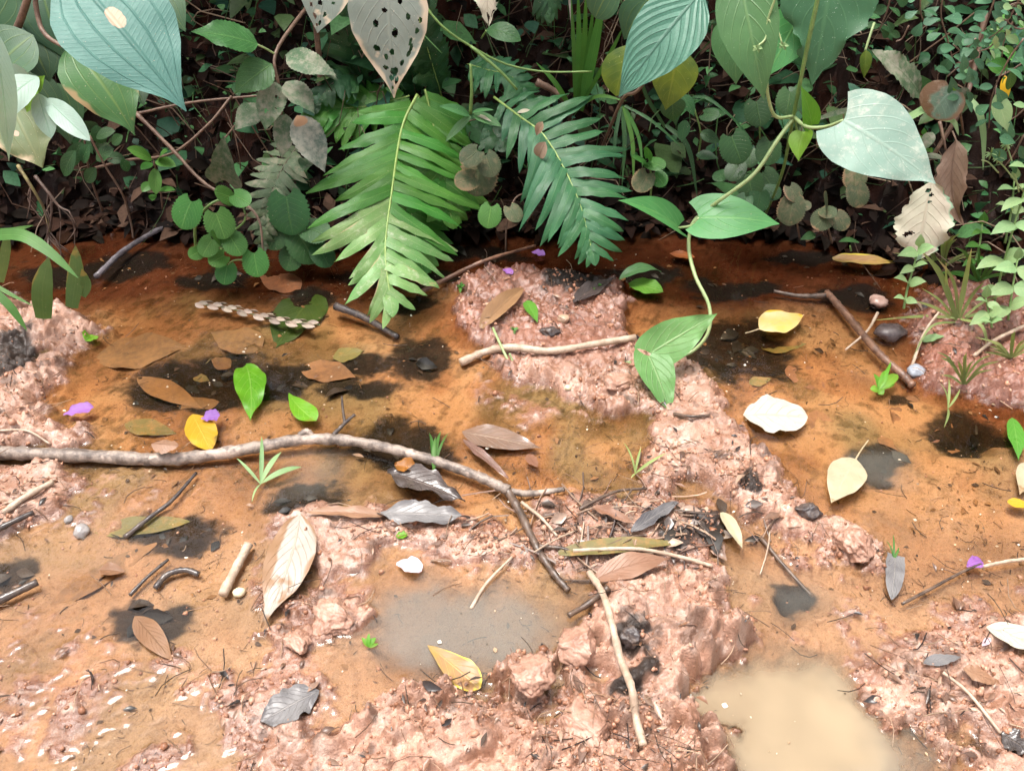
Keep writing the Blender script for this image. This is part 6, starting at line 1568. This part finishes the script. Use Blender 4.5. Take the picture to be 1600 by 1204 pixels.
# ---- living sprouts in the wet
def sprout(name, label, at, leaves, mat, cat='sprout', stemm=None):
    g = GT(*at)
    p = thing(name, label, cat, g)
    for k, (tx, ty, w, hh) in enumerate(leaves):
        T_ = GT(tx, ty); m = mpp(g)
        pts = [g, (g + T_) / 2 + np.array([0, 0, hh * 1.3]), T_ + np.array([0, 0, hh])]
        leaf('leaf', g + np.array([0, 0, .003]), T_ + np.array([0, 0, hh]), w * m, mat, p, prof='lance' if w < 9 else 'ellip', nu=10, nv=4, fold=.2, arch=.12, normal=(0, -.4, 1), roll=(k * 31) % 40 - 20)
    return p


sprout('bamboo_sprout', 'pale bamboo-like sprout standing below the long stick', (408, 758), [(412, 694, 7, .018), (472, 732, 11, .004), (442, 716, 9, .014), (372, 724, 5, .012), (394, 786, 4, .002)], herb_p)
sprout('grass_sprout', 'bright green grass sprout poking up behind the long stick', (678, 740), [(672, 690, 8, .02), (690, 688, 8, .02), (665, 768, 9, .004), (690, 772, 10, .004), (655, 752, 7, .006), (702, 690, 5, .02), (682, 700, 7, .025)], grass_m)
sprout('leafy_seedling', 'leafy bright seedling rooted at the foot of the brown root', (1372, 612), [(1362, 592, 12, .012), (1382, 588, 12, .014), (1400, 592, 16, .010), (1358, 612, 14, .006), (1380, 618, 12, .003), (1396, 604, 12, .006), (1388, 576, 6, .016)], vine_y)
sprout('tiny_seedling', 'tiny green seedling on the left rim of the grey puddle', (576, 1012), [(566, 1000, 8, .006), (588, 1000, 9, .006), (578, 996, 7, .01), (592, 1008, 6, .004)], vine_y)
sprout('tiny_seedling', 'tiny four-leaved seedling on mud under the bright fern', (720, 452), [(714, 448, 7, .004), (727, 448, 7, .004), (719, 460, 6, .003), (722, 444, 6, .006)], herb)
sprout('tiny_seedling', 'tiny four-leaved seedling on mud under the deep green frond tip', (930, 450), [(922, 448, 8, .004), (940, 448, 8, .004), (929, 458, 7, .003), (934, 444, 6, .006)], herb)
sprout('tiny_seedling', 'tiny seedling on mud left of the straight pale twig', (803, 518), [(797, 514, 6, .004), (810, 515, 6, .004), (804, 524, 5, .003)], herb)
sprout('thin_grass_seedling', 'thin pale grass seedling at the right rim of the orange puddle', (992, 742), [(972, 705, 4, .02), (1000, 712, 4, .02), (1040, 715, 5, .01), (985, 750, 3, .004)], grass_p)
sprout('thin_grass_seedling', 'thin pale seedling in the water left of the dark right pool', (1480, 640), [(1462, 612, 4, .02), (1476, 605, 4, .02), (1474, 670, 4, .002), (1495, 618, 4, .015)], grass_p)
sprout('curled_sprout', 'curled thin green sprout beside the grey square leaf scrap', (1395, 876), [(1380, 850, 3, .01), (1392, 842, 3, .01), (1402, 860, 4, .008)], grass_m)

# ---- pebbles and clods
def rock(name, label, px, py, w, h, mat, cat, seed, sink=.4, sub=3, rough=.25):
    import bmesh
    bm = bmesh.new(); bmesh.ops.create_icosphere(bm, subdivisions=sub, radius=1)
    g = GT(px, py); m = mpp(g)
    rs = np.random.RandomState(seed); o_ = rs.rand(3) * 50
    V = np.array([v.co[:] for v in bm.verts])
    nz = (fbm(V[:, 0] * 1.3 + o_[0], V[:, 1] * 1.3 + V[:, 2] * 1.1 + o_[1], seed, 4) - .5) * 2 * rough + (fbm(V[:, 0] * 4 + V[:, 2] * 3 + o_[2], V[:, 1] * 4 - V[:, 2] * 4, seed + 3, 4, .65) - .5) * rough * (1.0 if sub < 4 else 1.15)
    if sub > 3:
        for k in range(14):
            dd = norm(rs.normal(0, 1, 3)); e = V @ dd; lim = rs.uniform(.55, .85)
            V = V - np.maximum(e - lim, 0)[:, None] * dd[None] * .9
    V = V * (1 + nz[:, None])
    V = V * np.array([w / 2 * m, w / 2 * m * rs.uniform(.8, 1.1), h * m / 2]) + g + np.array([0, 0, h * m / 2 * (1 - 2 * max(sink, .36))])
    F = [tuple(v.index for v in f.verts) for f in bm.faces]; bm.free()
    o = mesh_obj(name, V, F, mat, None, origin=g)
    return tag(o, label, cat)


def stone_mat(name, c1, c2, rough=.4):
    return bark_mat(name, c1, c2, rough=rough, scale=80, bump=.3)


clod_m = bark_mat('mud_clod', (.40, .232, .165, 1), (.28, .145, .095, 1), rough=.4, scale=50, bump=1.0)
clod_d = bark_mat('dark_clod', (.05, .04, .04, 1), (.10, .07, .055, 1), rough=.3, scale=70, bump=.9)
rock('pebble', 'creamy white pebble beside the short cut twig', 374, 926, 20, 16, stone_mat('white_pebble', (.72, .62, .42, 1), (.62, .50, .32, 1)), 'pebble', 1, .15)
rock('pebble', 'tan pebble on mud under the deep green fern', 880, 500, 20, 14, stone_mat('tan_pebble', (.48, .32, .22, 1), (.38, .24, .16, 1)), 'pebble', 2, .2)
rock('pebble', 'pale bead-like pebble on the mud ridge below the vine leaf', 887, 607, 11, 9, stone_mat('white_pebble', (.7, .6, .4, 1), (.6, .5, .3, 1)), 'pebble', 3, .2)
rock('pebble', 'grey wet pebble half in water at left', 128, 832, 24, 20, stone_mat('grey_pebble', (.34, .31, .29, 1), (.2, .18, .17, 1), .15), 'pebble', 4, .3)
rock('pebble', 'small blue-grey pebble left of the grey wet pebble', 108, 812, 14, 12, stone_mat('grey_pebble', (.3, .3, .3, 1), (.2, .2, .2, 1)), 'pebble', 5, .3)
rock('stone', 'dark flat stone near the pale grass on the right bank', 1390, 522, 46, 24, stone_mat('dark_stone', (.12, .09, .085, 1), (.06, .045, .042, 1), .25), 'stone', 6, .3)
rock('pebble', 'blue-grey pebble at the lower end of the brown root', 1430, 582, 26, 20, stone_mat('blue_pebble', (.36, .38, .42, 1), (.22, .23, .26, 1), .15), 'pebble', 7, .25)
rock('pebble', 'pinkish stone in the channel left of the pale grass', 1372, 472, 30, 16, stone_mat('pink_pebble', (.42, .28, .23, 1), (.3, .18, .14, 1), .2), 'pebble', 8, .3)
rock('mud_clod', 'round clod of mud standing alone left of the near ridge', 826, 1056, 74, 52, clod_m, 'clod', 11, .52, 5, .34)
rock('mud_clod', 'clod of mud at the left rim of the near ridge above the lone clod', 905, 1010, 76, 50, clod_m, 'clod', 12, .52, 5, .34)
rock('mud_clod', 'big clod of mud at the bottom of the near ridge', 905, 1135, 110, 60, clod_m, 'clod', 13, .52, 5, .34)
rock('mud_clod', 'rounded clod where the right end of the mud ridge meets water', 1340, 848, 74, 44, clod_m, 'clod', 14, .52, 5, .34)
rock('mud_clod', 'small reddish clod on the ridge under the lower vine leaf', 965, 600, 52, 30, clod_m, 'clod', 15, .52, 5, .34)
rock('mud_clod', 'small clod in the shallows left of the grey puddle', 462, 1000, 44, 28, clod_m, 'clod', 16, .52, 5, .34)
rock('mud_clod', 'pinkish clod left of the grey puddle rim', 520, 965, 70, 40, clod_m, 'clod', 17, .52, 5, .34)
rock('mud_clod', 'black peaty clod on the right part of the mud ridge', 1262, 800, 46, 30, clod_d, 'clod', 18, .38, 4, .4)
rock('mud_clod', 'dark clod by the pale twig on the near ridge', 985, 1000, 36, 40, clod_d, 'clod', 19, .38, 4, .4)
rock('mud_clod', 'dark burnt-looking clod under the deep green fern', 862, 520, 34, 22, clod_d, 'clod', 20, .38, 4, .4)

# ================================================================== CRUMBS, SHREDS AND ROOT HAIRS ON THE MUD
rs = np.random.RandomState(5)


def mud_points(n, seed, mudw=1.0, waterw=.12):
    rs = np.random.RandomState(seed); out = []
    while len(out) < n:
        m = 4000
        px = rs.uniform(-40, 1640, m); py = rs.uniform(420, 1240, m)
        d = FW[None] + RT[None] * ((px - 800) / 800 * TANH)[:, None] + UPV[None] * ((602 - py) / 800 * TANH)[:, None]
        g = CAMP[None] + d * (-CAM_H / d[:, 2])[:, None]
        h = hz(g[:, 0], g[:, 1])
        deb = np.exp(-(((px - 980) / 170) ** 2 + ((py - 825) / 60) ** 2)) * 1.6 + np.exp(-(((px - 1480) / 120) ** 2 + ((py - 1090) / 80) ** 2)) * .7 + np.exp(-(((px - 1080) / 100) ** 2 + ((py - 690) / 90) ** 2)) * .6
        w = np.where(h > .001, mudw, waterw) * (.25 + 1.2 * sstep(.42, .62, fbm(g[:, 0] * 9, g[:, 1] * 9, 131, 3)) + deb)
        w = np.where(h < -.018, 0, w)
        ok = rs.rand(m) * 2.2 < w
        for k in np.nonzero(ok)[0]:
            out.append((g[k, 0], g[k, 1], h[k]))
    return np.array(out[:n])


n = 800
q = mud_points(n, 1, 1.0, .05)
pos = np.stack([q[:, 0], q[:, 1], np.maximum(q[:, 2], -.004) + .0015], 1)
o = scatter_leaves('leaf_shreds', pos, .35, np.clip(rs.lognormal(-4.75, .55, n), .003, .03), palette(n, [(.06, .04, .03), (.12, .07, .05), (.03, .024, .022), (.26, .16, .11), (.36, .24, .17), (.17, .085, .05), (.20, .11, .07)], 5), attr_mat('wet_leaf_shred', .3, wet=.3), 9, aspect=.38, fold=.5)
o['label'] = 'dark shreds of rotten leaves strewn over the mud'
n = 800
q = mud_points(n, 2, 1.0, .10)
a = rs.rand(n) * 6.283; D = np.stack([np.cos(a), np.sin(a), rs.normal(.02, .10, n)], 1); D /= np.linalg.norm(D, axis=1, keepdims=True)
o = scatter_fibres('root_hairs', np.stack([q[:, 0], q[:, 1], np.maximum(q[:, 2], -.003) + .003], 1), D, rs.uniform(.008, .05, n), rs.uniform(.0003, .0009, n), palette(n, [(.07, .045, .03), (.16, .09, .055), (.03, .022, .02), (.36, .25, .17), (.25, .15, .09)], 6), attr_mat('root_hair', .45), 10, bend=.2)
o['label'] = 'fine root hairs and twig splinters lying on the mud'
# flecks and fibres lying on the silt under the water
def bed_points(n, seed):
    rs = np.random.RandomState(seed); out = np.zeros((0, 3))
    while len(out) < n:
        m = 6000
        px = rs.uniform(-40, 1640, m); py = rs.uniform(390, 1230, m)
        d = FW[None] + RT[None] * ((px - 800) / 800 * TANH)[:, None] + UPV[None] * ((602 - py) / 800 * TANH)[:, None]
        g = CAMP[None] + d * (-CAM_H / d[:, 2])[:, None]
        h = hz(g[:, 0], g[:, 1])
        ok = (h < -.002) & (rs.rand(m) < .15 + sstep(.45, .62, fbm(g[:, 0] * 8, g[:, 1] * 8, 171, 3)))
        out = np.concatenate([out, np.stack([g[ok, 0], g[ok, 1], h[ok]], 1)])
    return out[:n]


n = 1500
q = bed_points(n, 4)
a = rs.normal(.5, 1.0, n); D = np.stack([np.cos(a), np.sin(a), rs.normal(0, .03, n)], 1); D /= np.linalg.norm(D, axis=1, keepdims=True)
o = scatter_fibres('sunken_fibres', q + np.array([0, 0, .0012]), D, np.clip(rs.lognormal(-4.6, .6, n), .003, .05), rs.uniform(.0002, .0006, n), palette(n, [(.06, .03, .015), (.10, .05, .02), (.03, .02, .012), (.16, .08, .03)], 26), attr_mat('sunken_fibre', .6), 27, bend=.3)
o['label'] = 'fine dark fibres lying on the silt under the shallow water'
n = 600
q = bed_points(n, 6)
o = scatter_leaves('sunken_flecks', q + np.array([0, 0, .0015]), .12, np.clip(rs.lognormal(-5.2, .55, n), .002, .02), palette(n, [(.09, .05, .025), (.14, .07, .03), (.06, .035, .02), (.20, .10, .04), (.24, .12, .05)], 28), attr_mat('sunken_fleck', .6), 29, aspect=.55, fold=.15)
o['label'] = 'dark leaf flecks settled on the orange silt'
# matted rotten leaf pieces on the floor of the black pools
pp = []
for (bx, by, rx, ry) in MUCK[:16] + MUCK[-10:]:
    k = int(rx * ry / 360) + 1
    pp += [(bx + rs.normal(0, .42) * rx, by + rs.normal(0, .42) * ry) for _ in range(k)]
n = len(pp)
g = np.array([G(a, b) for a, b in pp]); g[:, 2] = hz(g[:, 0], g[:, 1]) + .0015
o = scatter_leaves('rotten_litter', g, .15, np.clip(rs.lognormal(-3.9, .5, n), .006, .045), palette(n, [(.016, .013, .011), (.026, .019, .014), (.010, .009, .008), (.045, .028, .017)], 48), attr_mat('rotten_leaf_piece', .5, spec=.3), 49, aspect=.5, fold=.2)
o['label'] = 'matted black rotten leaf pieces on the floor of the dark pools'
# specks of dust and seed hulls floating on the water film
n = 420
q = bed_points(n, 9); q[:, 2] = .0016
o = scatter_leaves('floating_specks', q, .05, np.clip(rs.lognormal(-5.9, .45, n), .0012, .008), palette(n, [(.55, .45, .33), (.30, .2, .12), (.08, .06, .04), (.42, .30, .18), (.6, .55, .45)], 38), attr_mat('floating_speck', .5), 39, aspect=.7, fold=.1)
o['label'] = 'tiny pale and dark specks floating on the water film'
# straws and stalks tangled round the rotten patch
n = 75
px = rs.normal(985, 100, n); py = rs.normal(822, 36, n)
g = np.array([GT(a, b) for a, b in zip(px, py)])
a = rs.normal(.5, .9, n); D = np.stack([np.cos(a), np.sin(a), rs.normal(.03, .16, n)], 1); D /= np.linalg.norm(D, axis=1, keepdims=True)
L = rs.uniform(.02, .085, n)
o = scatter_fibres('debris_straws', g + np.array([0, 0, .005]) - D * L[:, None] * .5, D, L, rs.uniform(.0006, .0019, n), palette(n, [(.12, .08, .06), (.24, .15, .11), (.07, .05, .045), (.44, .32, .23), (.34, .22, .15), (.26, .2, .17)], 16), attr_mat('debris_straw', .35, wet=.3), 20, bend=.12)
o['label'] = 'tangle of wet straws and stalks on the mud by the rotten patch'
n = 60
px = rs.normal(1000, 95, n); py = rs.normal(822, 32, n)
g = np.array([GT(a, b) for a, b in zip(px, py)])
o = scatter_leaves('debris_scraps', g + np.array([0, 0, .003]), .6, rs.uniform(.01, .035, n), palette(n, [(.16, .11, .085), (.24, .15, .11), (.09, .07, .06), (.34, .23, .17), (.28, .23, .2)], 18), attr_mat('debris_scrap', .28, wet=.4), 22, aspect=.5, fold=.6)
o['label'] = 'wet grey-brown leaf scraps heaped on the mud by the rotten patch'
# crumbs of mud
n = 5200
q = mud_points(n, 3, 1.0, .03)
ico = np.array([(0, 0, 1), (.894, 0, .447), (.276, .851, .447), (-.724, .526, .447), (-.724, -.526, .447), (.276, -.851, .447), (.724, .526, -.447), (-.276, .851, -.447), (-.894, 0, -.447), (-.276, -.851, -.447), (.724, -.526, -.447), (0, 0, -1)])
icf = np.array([(0, 1, 2), (0, 2, 3), (0, 3, 4), (0, 4, 5), (0, 5, 1), (1, 6, 2), (2, 7, 3), (3, 8, 4), (4, 9, 5), (5, 10, 1), (6, 7, 2), (7, 8, 3), (8, 9, 4), (9, 10, 5), (10, 6, 1), (11, 7, 6), (11, 8, 7), (11, 9, 8), (11, 10, 9), (11, 6, 10)])
sz = np.clip(rs.lognormal(-6.45, .45, n), .0008, .0048)
V = (ico[None] * (1 + rs.uniform(-.35, .35, (n, 12, 1))) * sz[:, None, None] * rs.uniform(.7, 1.3, (n, 1, 3)) + np.stack([q[:, 0], q[:, 1], q[:, 2] + sz * .3], 1)[:, None]).reshape(-1, 3)
o = big_mesh('mud_crumbs', V, (np.arange(n)[:, None, None] * 12 + icf[None]).reshape(-1, 3), attr_mat('mud_crumb', .4, wet=.25), cols={'Col': np.repeat(palette(n, [(.44, .23, .15), (.36, .17, .10), (.48, .28, .19), (.42, .22, .14), (.25, .11, .06)], 7, .15), 12, 0)})
o['kind'] = 'stuff'
o['label'] = 'crumbs of wet red mud and grit on the ridges'
